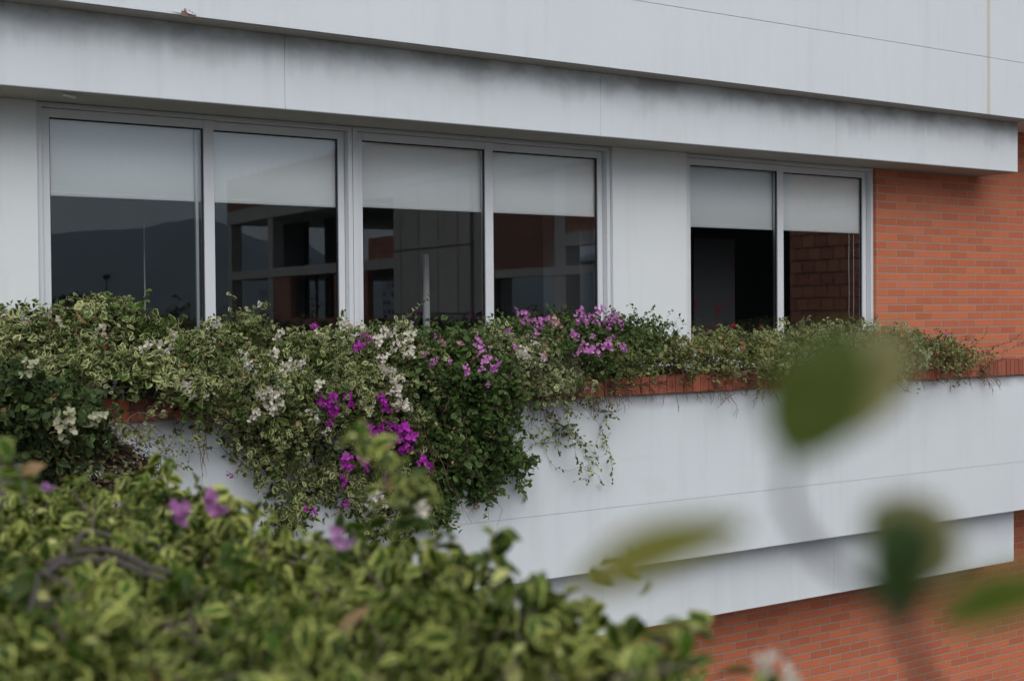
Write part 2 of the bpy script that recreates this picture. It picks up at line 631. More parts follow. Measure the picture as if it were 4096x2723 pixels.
def make_window(x0, x1, mids, blind_z, name="window", heavy=False):
    """aluminium slider: outer frame, two sashes, glass, blind behind each"""
    fr = MB()
    t_ = 0.032
    yo = 0.028
    fr.box(x0, x0 + t_, yo, yo + 0.10, WB, WT - 0.002)
    fr.box(x1 - t_, x1, yo, yo + 0.10, WB, WT - 0.002)
    fr.box(x0 + t_, x1 - t_, yo, yo + 0.10, WT - 0.030, WT - 0.002)
    fr.box(x0 + t_, x1 - t_, yo, yo + 0.10, WB, WB + 0.03)
    f = fr.build(name, m_alu, bld, 0.0025)
    a, b = x0 + t_ + 0.003, x1 - t_ - 0.003
    m = mids
    spans = [(a, m + 0.036, 0.048), (m - 0.032, b, 0.078)]
    for i, (p, q, y) in enumerate(spans):
        st = 0.046
        head = 0.052
        zt, zb = WT - 0.033, WB + 0.033
        s = MB()
        s.box(p, p + st, y, y + 0.028, zb, zt)
        s.box(q - (0.068 if i == 0 else st), q, y, y + 0.028, zb, zt)
        s.box(p + st, q - (0.068 if i == 0 else st), y, y + 0.028, zt - head, zt)
        s.box(p + st, q - (0.068 if i == 0 else st), y, y + 0.028, zb, zb + 0.05)
        s.build("sash", m_alu, f, 0.003)
        ga, gb = p + st, q - (0.068 if i == 0 else st)
        g = MB()
        yy = y + 0.012
        w_ = 0.009
        for bx in ((ga, ga + w_ * .6, zb + .05, zt - head), (gb - w_, gb, zb + .05, zt - head)):
            g.box(bx[0], bx[1], yy, yy + 0.012, bx[2], bx[3])
        g.box(ga + w_, gb - w_, yy, yy + 0.012, zt - head - w_, zt - head)
        g.build("gasket", m_gasket, f)
        gl = MB()
        gl.poly([(ga + .001, yy + 0.006, zb + .05), (gb - .001, yy + 0.006, zb + .05), (gb - .001, yy + 0.006, zt - head), (ga + .001, yy + 0.006, zt - head)])
        gl.build("glass_pane", m_glass, f)
        if i == 0 and heavy:
            MB().box(gb - 0.040, gb - 0.022, yy + 0.03, yy + 0.05, zb, zt).build("inner_stile", m_alu, f)
        bl = MB()
        bx0, bx1, by = ga + 0.01, gb + 0.01, 0.120
        if i == 0 and name:
            bx0 = ga - 0.02
        n = 14
        for k in range(n):
            u0, u1 = k / n, (k + 1) / n
            X0, X1 = bx0 + (bx1 - bx0) * u0, bx0 + (bx1 - bx0) * u1
            d0, d1 = 0.004 * math.sin(u0 * 7 + x0), 0.004 * math.sin(u1 * 7 + x0)
            bl.poly([(X0, by + d0, blind_z), (X1, by + d1, blind_z), (X1, by, WT + 0.04), (X0, by, WT + 0.04)])
        bl.build("roller_blind", m_blind, f)
        br = MB()
        br.box(bx0, bx1, by - 0.006, by + 0.006, blind_z - 0.022, blind_z + 0.002)
        br.build("blind_hem", m_blind, f, 0.004)
    return f


w1 = make_window(-0.072, 1.993, 0.990, 0.735, heavy=True)
w1["label"] = "left window with mountains mirrored in its glass"
w2 = make_window(1.997, 4.193, 3.10, 0.745)
w2["label"] = "middle window mirroring a concrete wall"
w3 = make_window(4.946, 7.169, 6.035, 0.70)
w3["label"] = "right window beside the brick wall"
# bead chain of the right blind
mb = MB()
pts = []
for k in range(25):
    a = k / 24
    if a < 0.45:
        pts.append((6.99 + 0.002 * math.sin(k), 0.15, 0.72 - a / 0.45 * 0.75))
    elif a < 0.6:
        th = (a - 0.45) / 0.15 * math.pi
        pts.append((6.99 + 0.03 - 0.03 * math.cos(th), 0.15, -0.03 - 0.04 * math.sin(th)))
    else:
        pts.append((7.05, 0.15, -0.03 + (a - 0.6) / 0.4 * 0.75))
mb.tube(pts, 0.0028, n=5)
mb.build("blind_chain", m_column, w3)

# rooms behind the glass
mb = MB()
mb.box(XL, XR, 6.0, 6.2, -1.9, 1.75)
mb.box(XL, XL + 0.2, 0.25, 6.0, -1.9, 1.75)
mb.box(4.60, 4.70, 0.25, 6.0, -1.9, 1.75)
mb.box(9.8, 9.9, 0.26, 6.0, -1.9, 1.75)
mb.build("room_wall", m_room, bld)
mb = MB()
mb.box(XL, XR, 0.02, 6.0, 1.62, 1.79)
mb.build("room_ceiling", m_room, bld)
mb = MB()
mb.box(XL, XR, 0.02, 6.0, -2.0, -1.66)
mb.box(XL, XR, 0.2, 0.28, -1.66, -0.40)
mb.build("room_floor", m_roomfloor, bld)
mb = MB()
mb.box(4.20, 4.55, 0.42, 0.9, -1.66, 1.62)
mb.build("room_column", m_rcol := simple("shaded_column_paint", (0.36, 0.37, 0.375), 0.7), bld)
# pale posts added to stand in for bright vertical streaks in the glass
for (px, d, z0, z1, r) in ((982, 1.2, -0.6, 0.47, 0.044), (334, 1.0, -0.6, 0.62, 0.007)):
    p = on_y(px, 700, d)
    t_ = thing("streak_post", "added slim pale post for a bright streak, standing behind the %s window" % ("middle" if px > 500 else "left"), "post", (p.x, d, -1.66),
               "added pale posts inside the office")
    MB().tube([(p.x, d, z0 - .9), (p.x, d, z1)], r, r * 0.55, 10).build("post_tube", m_column, t_, smooth=True)
    MB().tube([(p.x, d, -1.659), (p.x, d, -1.64)], 0.14, 0.12, 20).build("base", m_gasket, t_)


# floral wall hanging seen through the right window
def floral_mat():
    m, t, bs = mat("floral_print")
    co = obj_co(t)
    v = nd(t, "TexVoronoi")
    v.inputs["Scale"].default_value = 5.5
    t.links.new(co, v.inputs["Vector"])
    f = ramp(t, v.outputs["Distance"], [(0.24, 1.0), (0.34, 0.0)])
    n = noise(t, co, 14, 3)
    f = math_(t, 'MULTIPLY', f, ramp(t, n, [(0.42, 0.0), (0.5, 1.0)]))
    c = mixc(t, f, (0.075, 0.075, 0.075), (0.22, 0.02, 0.028))
    t.links.new(c, bs.inputs["Base Color"])
    return m


hang = MB().box(5.95, 6.45, 1.02, 1.04, -0.6, 0.66).build("floral_banner", floral_mat())
tag(hang, "dark hanging banner with red floral print behind the right window", "banner")

# side wing planter the near hedge grows in
wing = thing("side_planter", "brick-topped white planter under the near hedge", "planter", (-1.75, -5, -2))
MB().box(-1.55, -1.43, -9.0, -2.02, -1.8, -0.72).box(-2.25, -2.13, -9.0, -2.02, -1.8, -0.72).build("planter_side", m_wall, wing)
MB().box(-2.13, -1.55, -9.0, -2.02, -1.8, -0.66).build("soil_bed", m_soil, wing)
coping("coping", -9.0, -2.02, wing, y0=-1.60, y1=-1.41, z0=-0.72, z1=-0.60, axis='y')
cb_ = thing("corner_planter", "dark planter box at the inner corner behind the left bush", "planter", (-1.4, -1.3, -2))
MB().box(-2.25, -0.66, -1.75, -0.615, -1.8, -0.66).build("box", simple("dark_concrete", (0.10, 0.085, 0.075), 0.9, 0.3, 5), cb_)  # even dark brown keeps the box dark between the leaves
MB().box(-2.15, -0.76, -1.65, -0.66, -0.66, -0.60).build("soil_bed", m_soil, cb_)

# ------------------------------------------------------------------ ground and far land
g = MB()
g.poly([(-6000, -7000, -9.0), (7000, -7000, -9.0), (7000, 600, -9.0), (-6000, 600, -9.0)])
m_ground = simple("town_ground", (0.055, 0.06, 0.042), 0.95, 0.4, 0.02)
tag(g.build("ground", m_ground), kind="structure")
MB().box(-30, 40, -45, 14, -9.1, -8.9).build("paved_yard", simple("yard_paving", (0.10, 0.098, 0.09), 0.9, 0.25, 0.6))
bpy.data.objects["paved_yard"]["kind"] = "structure"


def mirror(px, py, dist):
    """where a thing seen in the glass really stands (view pixels, metres along the axis)"""
    p = spot(px, py, dist)
    return Vector((p.x, 0.14 - p.y, p.z))


def hills_mesh():
    """ridge behind the town, as seen in the panes"""
    prof = [(-900, 1000), (-300, 985), (0, 552), (120, 540), (230, 529), (333, 526), (375, 512), (450, 505), (500, 508), (540, 530), (600, 555), (690, 545),
            (720, 570), (760, 595), (800, 620), (900, 650), (1100, 640), (1500, 560), (2000, 540), (2600, 560), (3400, 700)]
    xs = np.array([p[0] for p in prof], float)
    ys = np.array([p[1] if p[1] < 900 else 600 for p in prof], float)
    NU, NV = 220, 26
    V = []
    for i in range(NU):
        px = -900 + 4300 * i / (NU - 1)
        yr = np.interp(px, xs, ys)
        crest = mirror(px, yr, 4200)
        foot = mirror(px, 724, 1900)
        for j in range(NV):
            u = j / (NV - 1)
            q = foot.lerp(crest, u)
            h = crest.z * (u ** 1.5) - 10 * (1 - u)
            n = math.sin(px * 0.021 + u * 5) * 16 + math.sin(px * 0.053 - u * 9) * 9 + math.sin(px * 0.11 + u * 17) * 4
            V.append((q.x, q.y, h + n * min(1, u * 2) * (1 - u ** 6) + rng.normal() * 1.2 * (u > 0.05)))
    F = []
    for i in range(NU - 1):
        for j in range(NV - 1):
            a = i * NV + j
            F.append((a, a + 1, a + NV + 1, a + NV))
    m = MB()
    m.v, m.f = V, F
    return m


m_hill = simple("forested_slope", (0.060, 0.085, 0.070), 0.95, 0.35, 0.004)
tag(hills_mesh().build("hills", m_hill, smooth=True), kind="structure")

# ------------------------------------------------------------------ unfinished block opposite (mirrored in the windows)
A0 = Vector((19.86, 0.14 - 43.49, 0.0))
AD = Vector((-0.077, 0.997, 0.0)).normalized()          # along the face, towards us
AN = Vector((AD.y, -AD.x, 0.0))                         # into the block
if AN.x < 0:
    AN = -AN
site = thing("unfinished_building", "half-built brick and concrete block mirrored in the windows", "building", (A0.x, A0.y, -9))


def fbox(mb, s0, s1, z0, z1, d0=0.0, d1=0.3):
    o = A0 + AD * s0 + AN * d0 + Vector((0, 0, z0))
    mb.obox(o, AD * (s1 - s0), AN * (d1 - d0), Vector((0, 0, z1 - z0)))
    return mb


m_block = brick_mat("hollow_block", (0.46, 0.20, 0.12), (0.32, 0.14, 0.09), (0.07, 0.06, 0.055), bw=0.34, rh=0.24, ms=0.035, swap=True)
m_small = brick_mat("rough_brick", (0.34, 0.165, 0.11), (0.24, 0.115, 0.08), (0.10, 0.09, 0.08), bw=0.30, rh=0.11, ms=0.025, swap=True)
fbox(MB(), 0.0, 60, 4.10, 5.38, 0.02, 0.3).build("brick_parapet", m_small, site)
for z0, z1, se in ((3.60, 4.10, 60), (1.40, 1.72, 15.3), (-0.9, -0.5, 60), (-3.2, -2.8, 60), (-5.5, -5.1, 60)):
    fbox(MB(), 0.0, se, z0, z1, 0.0, 9.0).build("floor_slab", m_conc, site)
for s0, wd in ((0.0, 0.45), (4.5, 0.5), (11.0, 0.4), (20.2, 0.55), (24.4, 0.5), (37, .5), (44, .5), (51, .5)):
    mb = MB()
    fbox(mb, s0, s0 + wd, -9.0, 3.6, 0.03, 0.45)
    mb.build("column", m_conc, site)
for s0, wd in ((0.0, 0.45), (7.0, 1.0), (16, .5), (24, .5)):
    mb = MB()
    fbox(mb, s0, s0 + wd, -9.0, 3.6, 8.0, 8.5)
    mb.build("column", m_conc, site)
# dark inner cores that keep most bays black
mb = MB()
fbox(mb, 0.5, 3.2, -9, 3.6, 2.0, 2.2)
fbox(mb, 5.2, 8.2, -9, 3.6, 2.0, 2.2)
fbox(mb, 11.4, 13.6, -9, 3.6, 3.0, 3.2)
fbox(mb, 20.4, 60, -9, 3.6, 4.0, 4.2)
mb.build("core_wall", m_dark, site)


# formwork concrete wall
def formwork_mat():
    m, t, bs = mat("board_marked_concrete")
    co = obj_co(t)
    sp = nd(t, "SeparateXYZ")
    t.links.new(co, sp.inputs[0])
    cb = nd(t, "CombineXYZ")
    t.links.new(sp.outputs[1], cb.inputs[0])
    t.links.new(sp.outputs[2], cb.inputs[1])
    br = nd(t, "TexBrick")
    br.offset = 0.0
    br.inputs["Scale"].default_value = 1
    br.inputs["Brick Width"].default_value = 1.2
    br.inputs["Row Height"].default_value = 1.9
    br.inputs["Mortar Size"].default_value = 0.03
    br.inputs["Color1"].default_value = (0.40, 0.385, 0.36, 1)
    br.inputs["Color2"].default_value = (0.50, 0.48, 0.45, 1)
    br.inputs["Mortar"].default_value = (0.12, 0.115, 0.11, 1)
    t.links.new(cb.outputs[0], br.inputs["Vector"])
    n = noise(t, co, 6, 5)
    c = mixc(t, math_(t, 'MULTIPLY', math_(t, 'SUBTRACT', n, 0.55, True), 3.0, True), br.outputs["Color"], (0.14, 0.13, 0.12))
    t.links.new(c, bs.inputs["Base Color"])
    bs.inputs["Roughness"].default_value = 0.9
    return m


mb = MB()
fbox(mb, 15.3, 20.1, -9, 4.1, -0.03, 0.25)
mb.build("concrete_wall", formwork_mat(), site)
mb = MB()
for s0, s1, z0, z1 in ((4.9, 6.7, -9, 1.40), (10.6, 13.2, -9, 1.40), (0.5, 15.3, -0.5, -0.12), (13.3, 15.3, 1.72, 2.4)):
    fbox(mb, s0, s1, z0, z1, 0.05, 0.25)
mb.build("brick_infill", m_block, site)
fbox(MB(), 20.75, 24.4, 1.15, 3.6, 0.05, 0.25).build("brick_infill", m_small, site)
mb = MB()
fbox(mb, 24.9, 29.0, 1.95, 3.6, 0.05, 0.25)
fbox(mb, 32.9, 37.0, -9.0, 3.6, 0.05, 0.25)
fbox(mb, 37.5, 44.0, -9.0, 3.6, 0.05, 0.25)
mb.build("brick_infill", m_block, site)
mb = MB()
fbox(mb, 20.75, 29.0, 0.93, 1.15, 0.0, 0.3)
fbox(mb, 24.9, 29.0, 1.62, 1.95, 0.0, 0.3)
mb.build("ring_beam", m_conc, site)
for s in (7.75, 8.95):
    mb = MB()
    a = A0 + AD * s + AN * 0.6
    mb.tube([a + Vector((0, 0, -0.5)), a + Vector((0.02, 0, 1.4))], 0.055, n=6)
    mb.build("prop", m_steel, site)
rr = random.Random(5)
for k in range(90):
    sx = 0.3 + k * 0.75 + rr.uniform(-0.25, 0.25)
    a = A0 + AD * sx + AN * 0.15
    MB().tube([a + Vector((0, 0, 5.3)), a + Vector((0, rr.uniform(-.02, .02), 5.38 + rr.uniform(0.12, 0.55)))], 0.012, n=4).build("rebar", m_steel, site)
for k in range(9):
    sx = 7.2 + k * 0.42 + rr.uniform(-0.1, 0.1)
    a = A0 + AD * sx + AN * 0.15
    MB().tube([a + Vector((0, 0, 1.7)), a + Vector((0.03, 0, 1.72 + rr.uniform(0.1, 0.3)))], 0.012, n=4).build("rebar", m_steel, site)

# ------------------------------------------------------------------ leaves in bulk


LEAF_LO = dict(v=[(0, 0), (0.33, 0.0), (0.68, 0.0), (1.0, 0.0), (0.30, 0.33), (0.66, 0.27), (0.30, -0.33), (0.66, -0.27)],
               e=[0.6, 0.05, 0.1, 1, 1, 1, 1, 1],
               f3=[(0, 1, 4), (5, 2, 3), (0, 6, 1), (7, 3, 2)], f4=[(1, 2, 5, 4), (6, 7, 2, 1)])
LEAF_HI = dict(v=[(0, 0), (0.16, 0), (0.4, 0), (0.65, 0), (0.85, 0), (1, 0),
                  (0.13, 0.20), (0.36, 0.35), (0.62, 0.30), (0.84, 0.14),
                  (0.13, -0.20), (0.36, -0.35), (0.62, -0.30), (0.84, -0.14)],
               e=[0.5, 0.0, 0.0, 0.0, 0.2, 1, 1, 1, 1, 1, 1, 1, 1, 1],
               f3=[(0, 1, 6), (4, 5, 9), (0, 10, 1), (4, 13, 5)],
               f4=[(1, 2, 7, 6), (2, 3, 8, 7), (3, 4, 9, 8), (10, 11, 2, 1), (11, 12, 3, 2), (12, 13, 4, 3)])


def bake_leaves(base, dirv, norm, length, proto, fold, curl, slim=1.0):
    """vertices of many leaves: base point, growing direction, face normal (all Nx3)"""
    N = len(base)
    d = dirv / np.linalg.norm(dirv, axis=1, keepdims=True)
    n = norm - (norm * d).sum(1, keepdims=True) * d
    n /= np.linalg.norm(n, axis=1, keepdims=True) + 1e-9
    s = np.cross(n, d)
    pv = np.array(proto['v'])
    u, w_ = pv[:, 0], pv[:, 1] * slim
    L = length[:, None]
    up_ = np.abs(w_)[None, :] * fold[:, None] - (u ** 2)[None, :] * curl[:, None]
    P = (base[:, None, :] + d[:, None, :] * (u[None, :] * L)[:, :, None]
         + s[:, None, :] * (w_[None, :] * L)[:, :, None] + n[:, None, :] * (up_ * L)[:, :, None])
    return P.reshape(-1, 3)


def leaves_object(name, P, proto, rnd, m, parent, extra=None, smooth=True):
    nv = len(proto['v'])
    N = len(P) // nv
    f3 = np.array(proto['f3'])
    f4 = np.array(proto['f4'])
    off = (np.arange(N) * nv)[:, None, None]
    F3 = (f3[None] + off).reshape(-1)
    F4 = (f4[None] + off).reshape(-1)
    loops = np.concatenate([F3, F4]).astype(np.int32)
    n3, n4 = N * len(f3), N * len(f4)
    starts = np.concatenate([np.arange(n3) * 3, n3 * 3 + np.arange(n4) * 4]).astype(np.int32)
    tot = np.concatenate([np.full(n3, 3), np.full(n4, 4)]).astype(np.int32)
    me = bpy.data.meshes.new(name)
    me.vertices.add(len(P))
    me.vertices.foreach_set("co", P.astype(np.float32).reshape(-1))
    me.loops.add(len(loops))
    me.loops.foreach_set("vertex_index", loops)
    me.polygons.add(n3 + n4)
    me.polygons.foreach_set("loop_start", starts)
    try:
        me.polygons.foreach_set("loop_total", tot)
    except Exception:
        pass
    me.polygons.foreach_set("use_smooth", np.full(n3 + n4, smooth))
    a = me.attributes.new("edge", 'FLOAT', 'POINT')
    a.data.foreach_set("value", np.tile(np.array(proto['e'], np.float32), N))
    a = me.attributes.new("rnd", 'FLOAT', 'POINT')
    a.data.foreach_set("value", np.repeat(rnd.astype(np.float32), nv))
    me.update(calc_edges=True)
    me.validate()
    me.materials.append(m)
    o = bpy.data.objects.new(name, me)
    COL.objects.link(o)
    if parent:
        o.parent = parent
        o.matrix_parent_inverse = parent.matrix_basis.inverted()
    return o


def unit(v):
    return v / (np.linalg.norm(v, axis=1, keepdims=True) + 1e-9)


def sprigs(tips, outn, leaf_len, per, droop, rs, spread=0.075, up_bias=0.9):
    """short twigs that end at `tips`; leaves alternate along each. Returns leaf arrays and twig lines."""
    N = len(tips)
    d = unit(outn * 0.7 + rs.normal(size=(N, 3)) * 0.55 + np.array([0, 0, 0.35 - droop]))
    ln = rs.uniform(0.6, 1.25, N) * spread * 2.0
    root = tips - d * ln[:, None]
    root[:, 2] -= 0.15 * ln
    k = per
    tt = (np.arange(k) + 0.6) / k
    base, dirs, nor, size = [], [], [], []
    for i, t in enumerate(tt):
        b = root + (tips - root) * t
        b[:, 2] += 0.12 * ln * math.sin(t * math.pi)
        side = unit(np.cross(d, rs.normal(size=(N, 3))))
        dd = unit(d * 0.45 + side * 1.0 + rs.normal(size=(N, 3)) * 0.25 + np.array([0, 0, 0.05 - droop * 0.5]))
        base.append(b)
        dirs.append(dd)
        nn = outn * 0.6 + np.array([0, 0, up_bias]) + rs.normal(size=(N, 3)) * 0.7
        nor.append(nn)
        size.append(leaf_len * (1.15 - 0.55 * t) * rs.uniform(0.55, 1.35, N))
    return np.concatenate(base), np.concatenate(dirs), np.concatenate(nor), np.concatenate(size), root


def in_poly(x, z, poly):
    inside = np.zeros(len(x), bool)
    n = len(poly)
    for i in range(n):
        x0, z0 = poly[i]
        x1, z1 = poly[(i + 1) % n]
        c = ((z0 > z) != (z1 > z)) & (x < (x1 - x0) * (z - z0) / (z1 - z0 + 1e-12) + x0)
        inside ^= c
    return inside


def y_front(Z, bulge=0.0):
    Z = np.asarray(Z, float)
    t = np.clip((Z + 0.42) / 0.5, 0, 1.2)
    up_ = -0.80 - bulge + (0.42 + bulge) * t ** 1.5
    dn = np.clip((-0.42 - Z) / 0.8, 0, 1)
    return np.where(Z > -0.42, up_, -0.80 - bulge + (0.09 + bulge) * dn)


def to_xz(px, py, bulge=0.0):
    Z = -0.4
    for _ in range(25):
        p = on_y(px, py, float(y_front(Z, bulge)))
        Z = 0.5 * Z + 0.5 * p.z
    return (p.x, p.z)


def vnoise(x, z, seed, freq):
    """cheap smooth noise in [-1, 1]"""
    r = np.random.default_rng(seed)
    out = 0
    for k in range(5):
        a, b, c, d = r.uniform(0.6, 1.6, 4) * freq * (1 + 0.5 * k)
        p, q = r.uniform(0, 6.28, 2)
        out = out + np.sin(a * x + b * z * 0.7 + p) * np.sin(c * z - d * x * 0.6 + q)
    return out / 2.2


def twig(mb, p, d, length, r, rs, droop=0.2, wander=0.35, kids=2, leafspots=None, depth=0, seg=7):
    pts = [p.copy()]
    d = d.normalized()
    for i in range(seg):
        d = (d + Vector(rs.normal(size=3)) * wander * 0.5 + Vector((0, 0, -droop * 0.25))).normalized()
        p = p + d * (length / seg)
        if p.y > YP - 0.01 and p.z < -0.44:
            p.y = YP - 0.01 - abs(rs.normal()) * 0.01
            d.y = -abs(d.y) * 0.3
        pts.append(p.copy())
        if leafspots is not None and rs.random() < 0.5:
            leafspots.append((p.copy(), d.copy()))
    mb.tube(pts, r, r * 0.45, 4)
    if depth < 2:
        for _ in range(kids):
            i = rs.integers(2, len(pts))
            nd_ = (d + Vector(rs.normal(size=3)) * 0.8).normalized()
            twig(mb, pts[i], nd_, length * 0.5, r * 0.6, rs, droop, wander, max(1, kids - 1), leafspots, depth + 1, seg)


SPAN_BAND = (0.0, 0.0)


def plant(name, label, poly_px, mat_, n, leaf=0.038, per=7, droop=0.2, bulge=0.0, seed=1, inner=0.35, cat="shrub", proto=LEAF_LO,
          clump=0.35, thick=0.10, rag=0.022, bunch=0.028, stems=10, hang_stems=0, group="bougainvilleas in the long planter", stem_mat=None):
    rs = np.random.default_rng(seed)
    poly = [to_xz(px, py, bulge) for px, py in poly_px]
    xs = [p[0] for p in poly]
    zs = [p[1] for p in poly]
    root = thing(name, label, cat, ((min(xs) + max(xs)) / 2, -0.3, -0.53), group)
    X = rs.uniform(min(xs), max(xs), n * 6)
    Z = rs.uniform(min(zs), max(zs), n * 6)
    jx, jz = rs.normal(size=len(X)) * rag, rs.normal(size=len(X)) * rag + 0.5 * rag * vnoise(X, Z * 0, seed + 70, 14)
    ok = in_poly(X + jx, Z + jz, poly)
    keep = vnoise(X, Z, seed + 50, 9.0) + rs.normal(size=len(X)) * 0.5 > -clump * 2.0 - 0.2
    sel = np.where(ok & keep)[0][:n]
    X, Z = X[sel], Z[sel]
    # shoots come in bunches: most of them gather round a smaller number of branch heads
    nh = max(8, len(X) // 9)
    hd = rs.integers(0, nh, len(X))
    own = rs.random(len(X)) < 0.15
    gx, gz = rs.normal(size=len(X)) * bunch, rs.normal(size=len(X)) * bunch * 0.85
    X = np.where(own, X, X[:nh][hd] + gx)
    Z = np.where(own, Z, Z[:nh][hd] + gz)
    push = np.where(own, 0.0, rs.uniform(-0.13, 0.09, nh)[hd]) + np.abs(gx / bunch) * 0.012
    N = len(X)
    lump = push + vnoise(X, Z, seed, 7.0) * 0.085 + vnoise(X, Z, seed + 9, 19.0) * 0.045
    Y = y_front(Z, bulge) + lump + np.abs(rs.normal(size=N)) * thick
    ninner = int(N * inner)
    deep = (Z[:ninner] > -0.44)
    Y[:ninner] = np.where(deep, Y[:ninner] + rs.uniform(0, 0.35, ninner), Y[:ninner])
    Y = np.where((Z < -0.44), np.minimum(Y, YP - 0.015), Y)
    Y = np.minimum(Y, -0.05)
    # outward normal
    t = np.clip((Z + 0.35) / 0.4, 0, 1)
    outn = unit(np.stack([rs.normal(size=N) * 0.25 + vnoise(X, Z, seed + 3, 11) * 0.3, -1 + 0.55 * t, 0.15 + 1.0 * t], 1))
    tips = np.stack([X, Y, Z], 1)
    b, d, nn, sz, rt = sprigs(tips, outn, leaf, per, droop, rs)
    # nothing may sink into the planter wall
    bad = (b[:, 2] < -0.44) & (b[:, 1] > YP - 0.012)
    b[bad, 1] = YP - 0.014
    M_ = len(b)
    d[(b[:, 2] < -0.44) & (b[:, 1] > YP - 0.06), 1] *= -0.2
    P = bake_leaves(b, d, nn, sz, proto, rs.uniform(0.05, 0.35, M_), rs.uniform(0.05, 0.45, M_))
    leaves_object("foliage", P, proto, rs.random(M_), mat_, root)
    mb = MB()
    idx = rs.choice(N, min(N, 260), replace=False)
    for i in idx:
        mb.tube([Vector(rt[i]), Vector((rt[i] + tips[i]) / 2 + np.array([0, 0, 0.006])), Vector(tips[i])], 0.0016, 0.0010, 3)
    for k in range(stems):
        x = rs.uniform(min(xs) + 0.1, max(xs) - 0.1)
        p = Vector((x, rs.uniform(-0.40, -0.15), -0.53))
        twig(mb, p, Vector((rs.normal() * 0.5, -0.6, 0.35)), 0.26, 0.005, rs, 0.5, 0.35, 3)
    for k in range(hang_stems):
        i = rs.integers(0, N)
        if Z[i] > -0.5:
            p = Vector((X[i], -0.74, -0.44))
            twig(mb, p, Vector((rs.normal() * 0.15, -0.2, -1)), min(0.7, max(0.2, -0.45 - min(zs))), 0.0035, rs, 0.5, 0.22, 2)
    mb.build("stems", stem_mat or m_twig, root)
    root["_poly"] = 0
    del root["_poly"]
    return root


# bract clusters -------------------------------------------------------------
BRACT = dict(v=[(0, 0), (0.35, 0.0), (0.7, 0.0), (1.0, 0.0), (0.28, 0.36), (0.70, 0.36), (0.28, -0.36), (0.70, -0.36)],
             e=[0, 0.2, 0.5, 1, 1, 1, 1, 1], f3=LEAF_LO['f3'], f4=LEAF_LO['f4'])
_cl = {}


def cluster_mesh(m, seed, size=0.055, nf=9, bl=0.030):
    key = (m.name, seed, size, nf)
    if key in _cl:
        return _cl[key]
    rs = np.random.default_rng(seed)
    base, dirs, nor, L = [], [], [], []
    for k in range(nf):
        c = rs.normal(size=3)
        c /= np.linalg.norm(c)
        c = c * size * rs.uniform(0.35, 1.0) * np.array([1.15, 0.8, 0.85])
        ax = unit((c + np.array([0, -0.03, 0.025]) + rs.normal(size=3) * 0.01)[None])[0]
        a = np.cross(ax, rs.normal(size=3))
        a /= np.linalg.norm(a)
        b2 = np.cross(ax, a)
        ph = rs.uniform(0, 6.28)
        for j in range(3):
            th = ph + j * 2.094
            r = a * math.cos(th) + b2 * math.sin(th)
            base.append(c)
            dirs.append(r * 0.8 + ax * 0.6)
            nor.append(ax * 0.8 - r * 0.6)
            L.append(bl * rs.uniform(0.8, 1.15))
    M_ = len(base)
    P = bake_leaves(np.array(base), np.array(dirs), np.array(nor), np.array(L), BRACT, rs.uniform(0.1, 0.4, M_), rs.uniform(-0.2, 0.2, M_))
    o = leaves_object("flower_cluster", P, BRACT, rs.random(M_), m, None)
    me = o.data
    bpy.data.objects.remove(o)
    _cl[key] = me
    return me


def flowers(root, spots_, m, rs, depth_fn=None, extra=0.0, sizes=(0.8, 1.2), nf=9, size=0.05, name="flower_cluster"):
    for s in spots_:
        px, py = s[0], s[1]
        k = s[2] if len(s) > 2 else 1.0
        if depth_fn:
            p = depth_fn(px, py)
        else:
            x, z = to_xz(px, py, 0.05 + extra)
            p = on_y(px, py, float(y_front(z, 0.05 + extra)) - 0.115)
        me = cluster_mesh(m, int(rs.integers(0, 5)), size, nf)
        o = bpy.data.objects.new(name, me)
        COL.objects.link(o)
        o.parent = root
        o.matrix_parent_inverse = root.matrix_basis.inverted()
        o.location = p
        sc_ = 1.25 * k * rs.uniform(*sizes)
        o.scale = (sc_, sc_, sc_)
        o.rotation_euler = (rs.uniform(-0.4, 0.4), rs.uniform(0, 6.28), rs.uniform(-0.5, 0.5))


RS = np.random.default_rng(99)

# --- the planter row, left to right
pA = plant("bougainvillea", "tall variegated bougainvillea mound at the left end, overflowing the first window", [(-60, 760), (0, 745), (60, 722), (110, 712), (160, 712), (200, 690), (255, 676),
           (300, 700), (340, 725), (400, 740), (440, 765), (480, 800), (480, 870), (440, 900), (380, 868), (250, 862), (180, 870), (120, 860), (0, 850), (-60, 850)],
           m_varieg, 1700, 0.052, 7, 0.15, 0.20, 21, clump=0.15)
for s in ((255, 665), (330, 690), (560, 705)):
    pass
pB = plant("bougainvillea", "white-flowered variegated bougainvillea spilling over the coping below the first mullion", [(400, 775), (440, 765), (490, 757), (520, 735), (570, 725), (600, 715), (640, 745), (680, 775), (720, 765),
           (780, 748), (830, 752), (900, 745), (950, 750), (985, 790), (990, 870), (960, 930), (960, 990), (860, 1000), (760, 985), (700, 1040), (620, 1060), (590, 1010), (540, 985), (480, 960), (430, 925), (395, 870)],
           m_varieg, 3100, 0.037, 7, 0.25, 0.10, 22, clump=0.3, hang_stems=6)
pM = plant("bougainvillea", "magenta-flowered bougainvillea hanging in olive strands down the white wall", [(590, 980), (700, 940), (860, 930), (970, 930), (1000, 1060), (1000, 1240), (900, 1255), (800, 1225), (770, 1130), (735, 1150), (720, 1225),
           (650, 1195), (625, 1110), (590, 1050)],
           m_varieg, 900, 0.044, 6, 0.55, 0.02, 23, clump=0.0, thick=0.05, hang_stems=16, inner=0.0)
